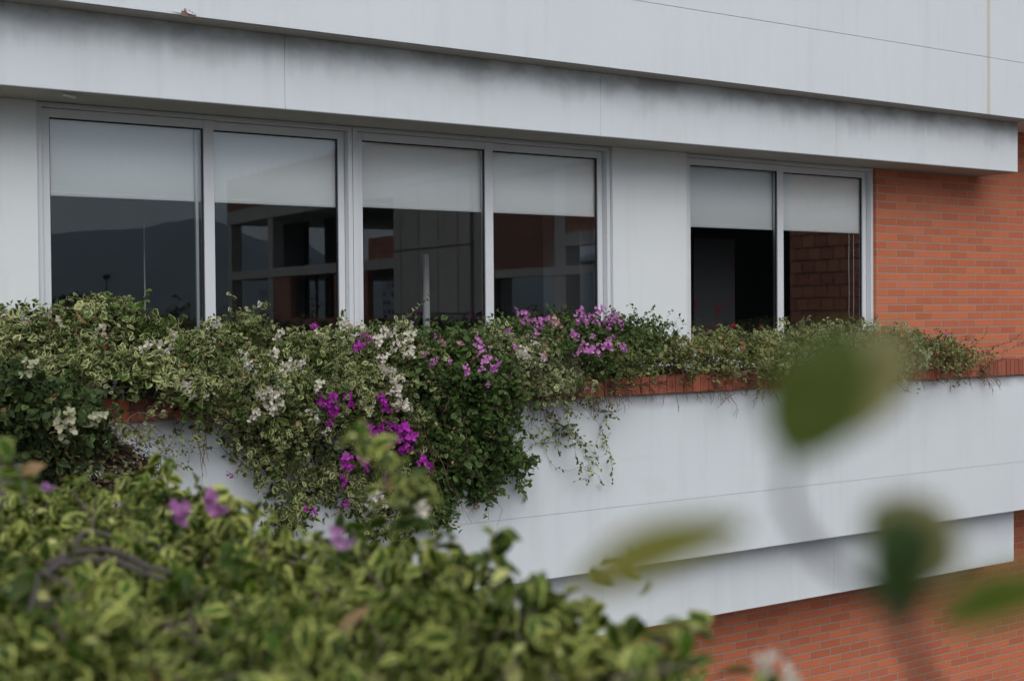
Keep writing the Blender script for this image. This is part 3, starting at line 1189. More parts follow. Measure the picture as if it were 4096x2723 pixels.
pC = plant("bougainvillea", "deep green bougainvillea cascade hanging at the middle of the wall, with pink flowers on top", [(950, 790), (985, 768), (1060, 763), (1130, 768), (1190, 850), (1215, 930), (1185, 1000), (1215, 1060), (1170, 1090),
           (1150, 1140), (1060, 1125), (1055, 1180), (1005, 1200), (985, 1060), (945, 930)],
           m_green, 2100, 0.042, 7, 0.45, 0.06, 24, clump=0.25, hang_stems=14)
pD = plant("bougainvillea", "cream-leaved bougainvillea right of the green cascade, thin twigs drooping over the coping", [(1120, 775), (1180, 748), (1250, 748), (1310, 790), (1345, 835), (1370, 880), (1300, 905), (1240, 925), (1200, 905), (1130, 830)],
           m_pale, 900, 0.034, 7, 0.2, 0.04, 25, clump=0.25, hang_stems=4)
pE = plant("bougainvillea", "dark bushy bougainvillea covered in pale pink flowers in front of the white pillar", [(1150, 735), (1190, 725), (1250, 742), (1320, 722), (1400, 715), (1450, 718), (1500, 722), (1550, 745), (1570, 785), (1500, 800),
           (1470, 850), (1400, 858), (1340, 835), (1250, 775), (1160, 760)],
           m_green, 1350, 0.034, 7, 0.1, 0.0, 26, clump=0.25)
pG = plant("bougainvillea", "low dry olive bougainvillea with brown twigs under the right window", [(1400, 800), (1500, 772), (1550, 765), (1600, 768), (1650, 758), (1700, 768), (1760, 758), (1800, 764), (1850, 768), (1850, 845), (1700, 850), (1600, 856), (1440, 862), (1365, 862)],
           m_olive, 1250, 0.032, 7, 0.1, 0.0, 27, clump=-0.05, stems=40, rag=0.034, inner=0.15)
pH = plant("bougainvillea", "pale variegated bougainvillea at the foot of the window's brick jamb", [(1780, 775), (1865, 744), (1900, 752), (1960, 748), (2020, 742), (2100, 754), (2150, 785), (2125, 835), (2085, 866), (1900, 850), (1790, 845)],
           m_pale, 1250, 0.036, 7, 0.15, 0.02, 28, clump=0.0, stems=20, rag=0.032, inner=0.2)
pI = plant("bougainvillea", "sparse straggling bougainvillea at the far right end against the brick", [(2070, 785), (2180, 776), (2260, 800), (2320, 822), (2285, 855), (2200, 842), (2100, 835)],
           m_olive, 480, 0.034, 6, 0.1, 0.0, 29, clump=0.0, stems=22, rag=0.03)

# shoots that stand clear of the mass
def shoots(root, lst, m, leaf, rs, stem=m_stemg):
    for path in lst:
        B, D, NN, S = [], [], [], []
        pts = [Vector(p) for p in path]
        fine = []
        for a, b in zip(pts[:-1], pts[1:]):
            for k in range(4):
                fine.append(a.lerp(b, k / 4) + Vector(rs.normal(size=3)) * 0.002)
        fine.append(pts[-1])
        sh = MB().tube(fine, 0.0028, 0.0012, 5).build("shoot", stem, root)
        for i in range(1, len(fine)):
            dd = (fine[i] - fine[i - 1]).normalized()
            for _ in range(2):
                side = dd.cross(Vector(rs.normal(size=3))).normalized()
                B.append(fine[i])
                D.append(dd * 0.5 + side)
                NN.append(Vector((rs.normal() * .4, -0.7, 0.9)))
                S.append(leaf * rs.uniform(0.6, 1.1) * (1.1 - 0.4 * i / len(fine)))
        B, D, NN, S = np.array(B), np.array(D), np.array(NN), np.array(S)
        M_ = len(B)
        P = bake_leaves(B, D, NN, S, LEAF_HI, rs.uniform(0.1, 0.4, M_), rs.uniform(0.05, 0.4, M_))
        leaves_object("shoot_leaves", P, LEAF_HI, rs.random(M_), m, root)


def path_px(lst, Y):
    return [on_y(x, y, Y) for x, y in lst]


shoots(pA, [path_px([(290, 740), (320, 710), (333, 690), (338, 668)], -0.62), path_px([(250, 720), (255, 695), (252, 675)], -0.6),
            path_px([(300, 730), (306, 705), (300, 690)], -0.5)], m_lime, 0.045, RS)
shoots(pB, [path_px([(560, 740), (575, 720), (600, 706), (618, 698)], -0.55), path_px([(880, 770), (930, 735), (960, 712), (988, 683)], -0.6)], m_varieg, 0.036, RS)
shoots(pE, [path_px([(1180, 745), (1160, 728), (1146, 714)], -0.5), path_px([(1480, 730), (1500, 716), (1506, 708)], -0.5)], m_lime, 0.03, RS)
shoots(pH, [path_px([(1880, 760), (1870, 745), (1862, 730)], -0.5)], m_pale, 0.036, RS)
shoots(pI, [path_px([(2190, 840), (2250, 820), (2310, 812), (2356, 790)], -0.55), path_px([(2200, 830), (2240, 800), (2270, 770), (2275, 752)], -0.45),
            path_px([(2220, 840), (2290, 800), (2330, 785), (2360, 762)], -0.4), path_px([(2180, 825), (2230, 806), (2280, 800), (2345, 778)], -0.5)], m_olive, 0.026, RS, m_twig)


# bare twig tangles on the white wall
def tangle(root, starts, m, leafm, rs, r=0.0024, leaf=0.022):
    mb = MB()
    spots_ = []
    for p, d, L in starts:
        twig(mb, Vector(p), Vector(d), L, r, rs, 0.12, 0.5, 3, spots_, 0, 9)
    mb.build("bare_twigs", m, root)
    if spots_:
        B = np.array([s[0] for s in spots_])
        D = np.array([s[1] for s in spots_]) + rs.normal(size=(len(spots_), 3)) * 0.7
        M_ = len(B)
        NN = np.tile(np.array([0, -0.8, 0.7]), (M_, 1)) + rs.normal(size=(M_, 3)) * 0.5
        B[:, 1] = np.minimum(B[:, 1], YP - 0.012)
        D[:, 1] = -np.abs(D[:, 1])
        P = bake_leaves(B, D, NN, leaf * rs.uniform(0.6, 1.3, M_), LEAF_LO, rs.uniform(0.1, 0.4, M_), rs.uniform(0.05, 0.4, M_))
        leaves_object("tangle_leaves", P, LEAF_LO, rs.random(M_), leafm, root)


def st(px, py, dx, dz, L, Y=-0.68):
    p = on_y(px, py, Y)
    return (p, (dx, -0.08, dz), L)


tangle(pD, [st(1230, 915, 0.35, -0.8, 0.42), st(1260, 915, 0.3, -0.9, 0.36), st(1290, 905, 0.5, -0.7, 0.34), st(1210, 930, 0.15, -1, 0.55), st(1190, 960, 0.25, -0.9, 0.45),
            st(1310, 900, 0.8, -0.6, 0.38), st(1320, 915, 0.9, -0.5, 0.30), st(1200, 1000, 0.2, -0.9, 0.30), st(1320, 920, 0.9, -0.45, 0.5), st(1290, 925, 0.8, -0.6, 0.45), st(1215, 990, 0.5, -0.8, 0.4), st(1250, 930, 0.5, -0.8, 0.5), st(1190, 1080, 0.3, -0.9, 0.2), st(1180, 1040, 0.3, -0.8, 0.28)], m_bark, m_varieg, RS, 0.0022, 0.028)
tangle(pB, [st(470, 955, 0.5, -0.5, 0.45), st(430, 940, -0.3, -0.7, 0.4), st(500, 980, 0.2, -0.9, 0.45), st(380, 920, -0.2, -0.8, 0.35), st(330, 910, 0.5, -0.6, 0.55), st(300, 930, 0.6, -0.5, 0.5),
            st(540, 990, -0.2, -0.9, 0.3), st(560, 1000, 0.1, -1, 0.35)], m_bark, m_varieg, RS, 0.0022, 0.020)

# flower clusters
flowers(pB, [(340, 800, .8), (372, 806, 1.1), (560, 818, .7), (572, 838, .7), (632, 818, .9), (668, 840, 1.1), (655, 852, .8), (610, 905, .9), (640, 905, 1.), (618, 925, .8), (638, 935, 1.1), (735, 888, 1.),
             (722, 957, 1.1), (583, 957, .9), (430, 885, .9), (437, 905, .8), (465, 912, .7), (605, 702, .7), (640, 770, .7), (800, 750, .8), (830, 756, .7), (880, 770, .9), (905, 800, 1.1), (940, 780, 1.1), (948, 760, .9), (905, 765, .8),
             (942, 800, 1.), (880, 835, .8), (895, 850, .8), (900, 888, .9), (915, 905, 1.1), (928, 938, 1.2), (925, 870, .7), (752, 993, .5), (870, 785, .8), (1205, 812, .8), (945, 815, .7), (500, 745, .7), (690, 838, .8)], m_white, RS, sizes=(0.55, 0.8), nf=13)
flowers(pM, [(745, 925, .9), (765, 918, .9), (775, 940, 1.0), (805, 922, .9), (755, 940, .7), (882, 918, .8), (892, 935, .9), (850, 985, .9), (870, 1000, 1.), (890, 985, 1.), (905, 975, .9), (930, 990, 1.1), (915, 1005, 1.), (945, 1005, 1.), (935, 1025, 1.1), (862, 1005, .9), (900, 1012, .9), (920, 988, .9), (845, 1005, .8),
             (855, 1015, 1.), (875, 985, .7), (795, 1068, 1.1), (840, 1070, 1.1), (790, 1108, .9), (978, 1066, 1.1), (720, 1178, .7), (797, 1158, .7), (530, 1092, .5), (760, 975, .6), (705, 1170, .5)], m_magenta, RS, sizes=(0.6, 0.82), size=0.045, nf=10)
flowers(pM, [(876, 1150, .9)], m_white, RS, sizes=(0.7, 0.9))
flowers(pB, [(828, 795, .9), (850, 782, .7), (822, 800, .7), (725, 752, .6), (880, 822, .6), (838, 770, .6)], m_magenta, RS, sizes=(0.55, 0.75), size=0.04)
flowers(pB, [(845, 935, .8), (850, 948, .7), (838, 922, .6), (732, 768, .7), (862, 905, .6), (395, 772, .9), (400, 800, .5)], m_yellow, RS, sizes=(0.6, 0.8), size=0.045)
flowers(pC, [(1000, 775, .7), (990, 833, .8), (1005, 830, .7), (1035, 832, .7), (1070, 850, .8), (1105, 790, .9), (1108, 805, .9), (1120, 830, .9), (1130, 848, 1.), (1145, 835, .9), (1110, 850, .7), (1075, 855, .7), (975, 815, .7), (1140, 850, .8), (1100, 815, .6),
             (1125, 885, .6)], m_pink, RS, sizes=(0.5, 0.75), size=0.042, nf=7)
flowers(pC, [(1020, 785, .8), (1095, 770, .7), (1130, 800, .6), (1062, 792, .6)], m_salmon, RS, sizes=(0.5, 0.7), size=0.042, nf=7)
flowers(pD, [(1205, 805, .9), (1250, 825, .7), (1228, 790, .5)], m_white, RS, sizes=(0.5, 0.7), nf=7)
flowers(pD, [(1252, 825, .7), (1185, 800, .6), (1235, 770, .6), (1350, 892, .4), (1170, 760, .7)], m_pink, RS, sizes=(0.5, 0.7), size=0.04, nf=6)
flowers(pE, [(1195, 720, 1.), (1212, 722, 1.), (1205, 738, 1.1), (1225, 738, 1.), (1245, 745, .9), (1255, 735, .9), (1235, 755, .8), (1340, 722, .9), (1330, 735, .8), (1360, 728, 1.), (1385, 715, .9), (1395, 730, 1.), (1400, 745, 1.), (1412, 720, .9),
             (1420, 738, 1.), (1430, 748, .8), (1322, 768, .9), (1328, 775, .8), (1365, 775, .6), (1340, 800, 1.1), (1355, 805, 1.1), (1370, 812, 1.), (1385, 800, .9), (1400, 788, .8), (1330, 812, .8), (1405, 800, .8), (1432, 798, .9), (1440, 800, .9), (1410, 778, .7),
             (1350, 745, .8), (1375, 745, .7)], m_pink, RS, sizes=(0.5, 0.75), size=0.048, nf=7)
flowers(pE, [(1285, 742, .9), (1275, 738, .8), (1255, 818, .5)], m_salmon, RS, sizes=(0.6, 0.8))
flowers(pA, [(60, 740, .5), (135, 742, .6), (395, 775, .6), (235, 765, .8), (110, 720, .6)], petal_mat("faded_cream_bract", (0.50, 0.46, 0.34), (0.56, 0.50, 0.38)), RS, extra=0.18, sizes=(0.6, 0.8))
flowers(pA, [(120, 745, .4), (178, 762, .35), (243, 800, .3)], m_red, RS, extra=0.18, sizes=(0.6, 0.8), nf=4)
flowers(pG, [(1690, 748, .5), (1752, 752, .3)], m_red, RS, sizes=(0.6, 0.8), nf=4)
flowers(pG, [(1708, 790, .6), (1712, 800, .5)], m_brown, RS, sizes=(0.7, 0.9), nf=5)
flowers(pI, [(2178, 770, .5)], m_magenta, RS, sizes=(0.5, 0.7), nf=5)


# ------------------------------------------------------------------ bush at the inner corner, nearer
def volume_bush(name, label, blobs, mat_, n, leaf, per, seed, proto, droop=0.2, group=None, twigm=m_twig, twigs=200, up_bias=0.9, cat="shrub", base=None, limbs=0):
    """blobs: (centre, radii) ellipsoids; sprigs on and just inside their shells"""
    rs = np.random.default_rng(seed)
    c0 = Vector(blobs[0][0])
    root = thing(name, label, cat, base or (c0.x, c0.y, -0.5), group)
    vol = np.array([b[1][0] * b[1][1] + b[1][1] * b[1][2] for b in blobs])
    cnt = (vol / vol.sum() * n).astype(int)
    T, O = [], []
    for (c, r), k in zip(blobs, cnt):
        u = unit(rs.normal(size=(k * 2, 3)))
        rad = 1 - np.abs(rs.normal(size=k * 2)) * 0.22
        lump = 1 + 0.16 * vnoise(u[:, 0] * 3 + c[0], u[:, 2] * 3 + u[:, 1] * 2, seed, 2.2)
        keep = vnoise(u[:, 0] * 4, u[:, 2] * 4 + u[:, 1] * 3, seed + 5, 1.6) + rs.normal(size=k * 2) * 0.6 > -0.5
        p = np.array(c) + u * np.array(r) * (np.clip(rad, 0.2, 1) * lump)[:, None]
        p, u = p[keep][:k], u[keep][:k]
        # drop what lies deep in another blob
        deep = np.zeros(len(p), bool)
        for (c2, r2) in blobs:
            if c2 is c:
                continue
            q = (p - np.array(c2)) / np.array(r2)
            deep |= (q ** 2).sum(1) < 0.45
        T.append(p[~deep])
        O.append(u[~deep])
    tips = np.concatenate(T)
    outn = np.concatenate(O)
    b, d, nn, sz, rt = sprigs(tips, outn, leaf, per, droop, rs, spread=leaf * 1.7, up_bias=up_bias)
    M_ = len(b)
    P = bake_leaves(b, d, nn, sz, proto, rs.uniform(0.05, 0.35, M_), rs.uniform(0.05, 0.5, M_))
    leaves_object("foliage", P, proto, rs.random(M_), mat_, root)
    mb = MB()
    for i in rs.choice(len(tips), min(twigs, len(tips)), replace=False):
        mb.tube([Vector(rt[i]), Vector(tips[i])], leaf * 0.04, leaf * 0.02, 3)
    for k in range(limbs):
        c, r = blobs[k % len(blobs)]
        p0 = Vector(base or c0) + Vector((rs.normal() * 0.03, rs.normal() * 0.03, 0))
        p1 = Vector(c) + Vector(rs.normal(size=3)) * min(r) * 0.4
        mid = p0.lerp(p1, 0.5) + Vector(rs.normal(size=3)) * 0.03
        mb.tube([p0, mid, p1], leaf * 0.22, leaf * 0.08, 6)
    mb.build("stems", twigm, root)
    return root


def at_blob(px, py, Y, rx, ry, rz):
    p = on_y(px, py, Y)
    return (tuple(p), (rx, ry, rz))


pL = volume_bush("corner_bougainvillea", "shadowy green bougainvillea at the left edge below the tall mound, with pale flowers", [at_blob(60, 930, -1.55, 0.24, 0.30, 0.13), at_blob(160, 955, -1.45, 0.20, 0.22, 0.11), at_blob(-60, 930, -1.6, 0.3, 0.3, 0.17),
                 at_blob(0, 870, -1.6, 0.2, 0.2, 0.06), at_blob(90, 1010, -1.5, 0.26, 0.2, 0.10), at_blob(200, 1000, -1.4, 0.14, 0.14, 0.06),
                 at_blob(-10, 1040, -1.5, 0.26, 0.2, 0.13), at_blob(110, 1085, -1.4, 0.2, 0.15, 0.09)],
                 leaf_mat("corner_leaf", (0.05, 0.085, 0.022), (0.26, 0.30, 0.12), 0.7, 1.15, 0.02), 1900, 0.046, 6, 41, LEAF_LO, 0.35, base=(-0.95, -1.45, -0.5), limbs=8)
rs = np.random.default_rng(78)
T_, O_ = [], []
for (px_, py_, r_) in ((40, 1050, .15), (120, 1060, .14), (200, 1045, .12), (270, 1050, .09), (-20, 1000, .16), (330, 1085, .06), (20, 1110, .14), (150, 1105, .13), (0, 1150, .14), (110, 1145, .13), (220, 1130, .10), (290, 1110, .08)):
    c_ = np.array(on_y(px_, py_, -1.3))
    u_ = unit(rs.normal(size=(170, 3)))
    T_.append(c_ + u_ * np.array([1.5, 1.2, 0.75]) * r_ * rs.uniform(0.2, 1.0, (170, 1)))
    O_.append(u_)
b_, d_, n_, z_, r__ = sprigs(np.concatenate(T_), np.concatenate(O_), 0.026, 6, 0.4, rs, spread=0.05)
P = bake_leaves(b_, d_, n_, z_, LEAF_LO, rs.uniform(0.05, 0.5, len(b_)), rs.uniform(0.1, 0.8, len(b_)))
leaves_object("withered_foliage", P, LEAF_LO, rs.random(len(b_)), leaf_mat("withered_leaf", (0.060, 0.036, 0.024), (0.10, 0.065, 0.035), 0.6, 1.1, 0.05), pL)
mb = MB()
spots_ = []
rs = np.random.default_rng(77)
for k in range(46):
    p = on_y(rs.uniform(40, 280), rs.uniform(970, 1090), -1.35)
    twig(mb, p, Vector((0.8, -0.1, rs.uniform(-0.5, 0.3))), 0.26, 0.0022, rs, 0.1, 0.5, 3, spots_, 0, 7)
mb.build("bare_twigs", m_bark, pL)
B = np.array([s[0] for s in spots_])[::2]
D = np.array([s[1] for s in spots_])[::2] + rs.normal(size=(len(B), 3)) * 0.6
M_ = len(B)
P = bake_leaves(B, D, np.tile([0, -0.6, 0.8], (M_, 1)) + rs.normal(size=(M_, 3)) * 0.5, 0.022 * rs.uniform(0.6, 1.4, M_), LEAF_LO, rs.uniform(0.1, 0.4, M_), rs.uniform(0.05, 0.4, M_))
leaves_object("small_leaves", P, LEAF_LO, rs.random(M_), m_olive, pL)
nearY = lambda Y: (lambda px, py: on_y(px, py, Y))
flowers(pL, [(155, 965, 1.0), (152, 988, 1.1), (225, 958, .8), (68, 848, .9)], petal_mat("shaded_cream_bract", (0.48, 0.47, 0.30), (0.54, 0.53, 0.36)), RS, nearY(-1.85), sizes=(0.7, 0.9), nf=8)

# ------------------------------------------------------------------ near hedge on the side planter
def near_hedge():
    rs = np.random.default_rng(51)
    root = thing("hedge_bougainvillea", "big blurred variegated bougainvillea hedge filling the lower left foreground", "hedge", (-1.7, -5.9, -0.56))
    # plan outline of the foliage (x, y): the right edge is what the lens sees against the wall
    edge = [(-1.02, -4.55), (-1.06, -4.9), (-1.06, -5.1), (-1.15, -5.45), (-1.16, -5.6), (-1.13, -5.75), (-1.04, -5.82), (-1.10, -6.02), (-1.08, -6.17), (-1.13, -6.35), (-1.09, -6.5), (-1.14, -6.6),
            (-1.17, -6.75), (-1.225, -6.85), (-1.28, -6.97), (-1.34, -7.1), (-1.42, -7.3)]
    ey_ = np.array([e[1] for e in edge])[::-1]
    ex_ = np.array([e[0] for e in edge])[::-1]
    n = 10000
    X = rs.uniform(-2.25, -1.0, n * 2)
    Y = rs.uniform(-7.3, -4.55, n * 2)
    xe = np.interp(Y, ey_, ex_)
    ok = X < xe - 0.015
    X, Y, xe = X[ok][:n], Y[ok][:n], xe[ok][:n]
    nh = len(X) // 10
    hd = rs.integers(0, nh, len(X))
    own = rs.random(len(X)) < 0.2
    X = np.where(own, X, X[:nh][hd] + rs.normal(size=len(X)) * 0.030)
    Y = np.where(own, Y, Y[:nh][hd] + rs.normal(size=len(X)) * 0.030)
    Y = np.clip(Y, -7.3, -4.5)
    xe = np.interp(Y, ey_, ex_)
    X = np.minimum(X, xe - 0.012 - np.abs(rs.normal(size=len(X))) * 0.012)
    rise = np.where(own, 0.0, rs.uniform(-0.075, 0.03, nh)[hd])
    N = len(X)
    near = np.clip((xe - X) / 0.16, 0, 1)
    top = -0.458 + 0.024 * (-4.6 - Y) + 0.040 * vnoise(X * 1.3, Y, 5, 8.0) + 0.036 * vnoise(X, Y, 8, 19.0)
    # a hollow where old bare branches show
    hol = np.exp(-(((X + 1.66) / 0.10) ** 2 + ((Y + 5.98) / 0.20) ** 2))
    hol2 = 0.7 * np.exp(-(((X + 1.50) / 0.12) ** 2 + ((Y + 6.75) / 0.12) ** 2))
    hol3 = sum(np.exp(-(((X - cx_) / 0.09) ** 2 + ((Y - cy_) / 0.10) ** 2)) for cx_, cy_ in ((-1.50, -6.80), (-1.60, -6.83), (-1.79, -6.66), (-1.44, -6.25)))
    Z = top - 0.07 * (1 - near) ** 2 - 0.16 * (hol + hol2) - 0.10 * hol3 - np.abs(rs.normal(size=N)) * 0.06
    Z = Z + rise
    keep = vnoise(X, Y, 31, 13.0) + rs.normal(size=N) * 0.4 > -0.3
    keep &= rs.random(N) > np.clip(hol * 0.93 + hol3 * 0.6, 0, 0.95)
    X, Y, Z, near = X[keep], Y[keep], Z[keep], near[keep]
    N = len(X)
    outn = unit(np.stack([0.9 * (1 - near) + vnoise(X, Y, 61, 9) * 0.35, -0.1 + vnoise(X, Y, 62, 9) * 0.35, 0.9 * np.ones(N)], 1))
    tips = np.stack([X, Y, Z], 1)
    b, d, nn, sz, rt = sprigs(tips, outn, 0.036, 7, 0.35, rs, spread=0.055, up_bias=0.7)
    M_ = len(b)
    P = bake_leaves(b, d, nn, sz, LEAF_HI, rs.uniform(0.1, 0.7, M_), rs.uniform(0.1, 0.9, M_), 0.85)
    leaves_object("foliage", P, LEAF_HI, rs.random(M_), m_front, root)
    # side skirt hanging over the coping
    n2 = 900
    Y2 = rs.uniform(-7.3, -4.6, n2)
    xe2 = np.interp(Y2, ey_, ex_)
    Z2 = rs.uniform(-0.85, -0.42, n2)
    X2 = xe2 - 0.05 - np.abs(rs.normal(size=n2)) * 0.03 - (-.42 - Z2) * 0.15
    b, d, nn, sz, rt2 = sprigs(np.stack([X2, Y2, Z2], 1), np.tile([0.9, 0.0, 0.3], (n2, 1)), 0.048, 6, 0.5, rs, spread=0.06)
    M2 = len(b)
    P = bake_leaves(b, d, nn, sz, LEAF_HI, rs.uniform(0.1, 0.45, M2), rs.uniform(0.1, 0.6, M2))
    leaves_object("skirt_foliage", P, LEAF_HI, rs.random(M2), m_front, root)
    mb = MB()
    for i in rs.choice(N, 900, replace=False):
        mb.tube([Vector(rt[i]) + Vector((0, 0, -0.03)), Vector(rt[i]), Vector(tips[i])], 0.0024, 0.0014, 4)
    for k in range(150):
        p = Vector((rs.uniform(-2.1, -1.3), rs.uniform(-7.2, -4.7), -0.66))
        twig(mb, p, Vector((rs.normal() * 0.5, rs.normal() * 0.5, 1.0)), 0.22, 0.0045, rs, 0.2, 0.4, 2, None, 1, 6)
    mb.build("stems", m_bark, root)
    # old grey branches arching through the hollow
    for path, r in ((((95, 1320), (130, 1305), (160, 1270), (185, 1235), (215, 1222), (245, 1232), (262, 1245)), 0.0080),
                    (((110, 1295), (170, 1270), (240, 1262), (300, 1282), (345, 1310), (390, 1320)), 0.0095),
                    (((120, 1303), (190, 1288), (260, 1290), (330, 1318), (370, 1335)), 0.0075),
                    (((60, 1430), (78, 1370), (84, 1335), (92, 1320), (130, 1330), (190, 1360)), 0.0060),
                    (((240, 1255), (285, 1235), (330, 1240), (380, 1265), (420, 1275)), 0.0075),
                    (((90, 1400), (120, 1380), (170, 1372), (230, 1385)), 0.005)):
        mb = MB()
        pts = []
        for x, y in path:
            s_ = PW / 2359
            dd = M @ Vector((x * s_ - CX, -(y * s_ - CY), -FPX))
            pts.append(CAM + dd * (-0.425 / dd.z) + Vector(rs.normal(size=3)) * 0.002)
        fine = []
        for a, b_ in zip(pts[:-1], pts[1:]):
            for k in range(3):
                fine.append(a.lerp(b_, k / 3))
        fine.append(pts[-1])
        mb.tube(fine, r * .8, r * 0.5, 8)
        mb.build("branch", m_barkg, root, smooth=True)
    return root


hedge = near_hedge()


def on_hedge(px, py):
    s_ = PW / 2359
    dd = M @ Vector((px * s_ - CX, -(py * s_ - CY), -FPX))
    return CAM + dd * (-0.345 / dd.z)


flowers(hedge, [(408, 1180, .75), (482, 1146, .55), (495, 1165, .65)], petal_mat("dusky_pink_bract", (0.46, 0.17, 0.42), (0.55, 0.26, 0.50)), RS, on_hedge, sizes=(0.75, 0.8), nf=4, size=0.02)
flowers(hedge, [(108, 1115, .5), (775, 1232, .55), (790, 1245, .5)], petal_mat("soft_pink_bract", (0.50, 0.24, 0.48), (0.55, 0.30, 0.52)), RS, on_hedge, sizes=(0.7, 0.8), nf=3, size=0.02)
flowers(hedge, [(962, 1165, .8), (955, 1180, .6)], m_white, RS, lambda x, y: spot(x, y, 2.5), sizes=(0.6, 0.7), nf=3, size=0.02)
flowers(hedge, [(1758, 1520, 1.0), (1752, 1530, .8), (1815, 1562, .9)], m_white, RS, lambda x, y: spot(x, y, 1.25), sizes=(0.22, 0.28), nf=5, size=0.035)
shoots(hedge, [[spot(x, y, z) for x, y, z in ((960, 1220, 2.2), (950, 1150, 2.1), (935, 1100, 2.05), (890, 1060, 2.0), (860, 1030, 1.95))],
               [spot(x, y, z) for x, y, z in ((930, 1100, 2.05), (960, 1120, 2.05), (985, 1150, 2.1))],
               [spot(x, y, z) for x, y, z in ((870, 1050, 1.97), (835, 1020, 1.95), (800, 1005, 1.9))]], m_front, 0.040, RS)
shoots(hedge, [[spot(x, y, z) for x, y, z in ((60, 1160, 2.2), (55, 1110, 2.2), (30, 1060, 2.2), (8, 1030, 2.2))],
               [spot(x, y, z) for x, y, z in ((1120, 1300, 2.0), (1135, 1250, 2.0), (1150, 1225, 2.0))]], m_front, 0.046, RS)


# ------------------------------------------------------------------ shoot right in front of the lens
def sprig():
    def near(x, y, d):
        return spot(x, y, d * 0.76)

    tip0 = near(2140, 1640, 0.62)
    root = thing("bougainvillea_shoot", "single very blurred green shoot close to the lens at lower right", "shoot", tip0)
    main = [near(2150, 1700, 0.63), near(2130, 1560, 0.60), near(2090, 1470, 0.59), near(2060, 1400, 0.58), near(1990, 1350, 0.575), near(1910, 1300, 0.57),
            near(1850, 1230, 0.565), near(1812, 1150, 0.56), near(1815, 1090, 0.555), near(1835, 1030, 0.55)]
    MB().tube(main, 0.0026, 0.0014, 8).build("stem", simple("near_stem", (0.045, 0.042, 0.035), 0.6), root, smooth=True)

    def big_leaf(base, tip, width, nrm, m, fold=0.3, curl=0.25):
        NU, NW = 14, 9
        d = tip - base
        L = d.length
        d.normalize()
        n = (nrm - d * nrm.dot(d)).normalized()
        s = n.cross(d)
        vs, es, f = [], [], []
        for i in range(NU):
            u = i / (NU - 1)
            hw = width * 0.5 * max(0.0, math.sin(math.pi * min(1, u ** 1.15)) ** 0.55)
            for j in range(NW):
                v = -1 + 2 * j / (NW - 1)
                p = base + d * (u * L) + s * (v * hw) + n * (abs(v) * fold * hw - curl * L * u * u * 0.4 + 0.0006 * math.sin(9 * u + 4 * v))
                vs.append(tuple(p))
                es.append(max(abs(v), max(0, u * 2 - 1.1)))
        for i in range(NU - 1):
            for j in range(NW - 1):
                a = i * NW + j
                f.append((a, a + 1, a + NW + 1, a + NW))
        mb = MB()
        mb.v, mb.f = vs, f
        o = mb.build("leaf", m, root, smooth=True)
        at = o.data.attributes.new("edge", 'FLOAT', 'POINT')
        at.data.foreach_set("value", es)
        at = o.data.attributes.new("rnd", 'FLOAT', 'POINT')
        at.data.foreach_set("value", [0.62] * len(vs))
        return o

    back = (CAM - near(1900, 1000, 0.6)).normalized()
    lm = leaf_mat("near_leaf", (0.062, 0.088, 0.004), (0.16, 0.17, 0.04), 0.85, 1.1, 0.0, 0.3)
    lm2 = leaf_mat("near_leaf_tan", (0.20, 0.19, 0.065), (0.27, 0.25, 0.11), 0.5, 1.0, 0.0, 0.3)
    big_leaf(near(1965, 760, 0.545), near(1812, 1052, 0.53), 0.029, back + Vector((0.2, 0, 0.3)), lm)
    big_leaf(near(2085, 765, 0.57), near(1890, 1000, 0.555), 0.026, back + Vector((-0.2, 0, 0.4)), lm2)
    big_leaf(near(1720, 1205, 0.56), near(1350, 1270, 0.52), 0.020, Vector((0.1, -0.6, 1.0)), leaf_mat("near_leaf_olive", (0.14, 0.14, 0.02), (0.22, 0.20, 0.06), 0.6, 1.0, 0.0, 0.3), 0.1, 0.6)
    big_leaf(near(2080, 1440, 0.585), near(2060, 1190, 0.56), 0.027, back + Vector((0.5, 0, 0.1)), leaf_mat("near_leaf_dark", (0.040, 0.068, 0.018), (0.05, 0.085, 0.03), 0.6, 1.0, 0.0, 0.25))
    big_leaf(near(2050, 1330, 0.59), near(2160, 1160, 0.575), 0.034, back + Vector((-0.6, 0, 0.3)), lm2)
    big_leaf(near(2150, 1430, 0.58), near(2440, 1330, 0.55), 0.019, back + Vector((0, 0.1, 0.6)), leaf_mat("near_leaf_bright", (0.10, 0.14, 0.012), (0.20, 0.24, 0.07), 0.75, 1.0, 0.0, 0.3))
    return root


sprig()

# ------------------------------------------------------------------ town and trees that only the glass shows
m_far = [simple("far_paint_white", (0.55, 0.56, 0.57), 0.9, 0.1), simple("far_paint_cream", (0.42, 0.40, 0.36), 0.9, 0.1), simple("far_paint_grey", (0.30, 0.31, 0.33), 0.9, 0.1)]
m_farwin = simple("far_window", (0.05, 0.055, 0.065), 0.3)


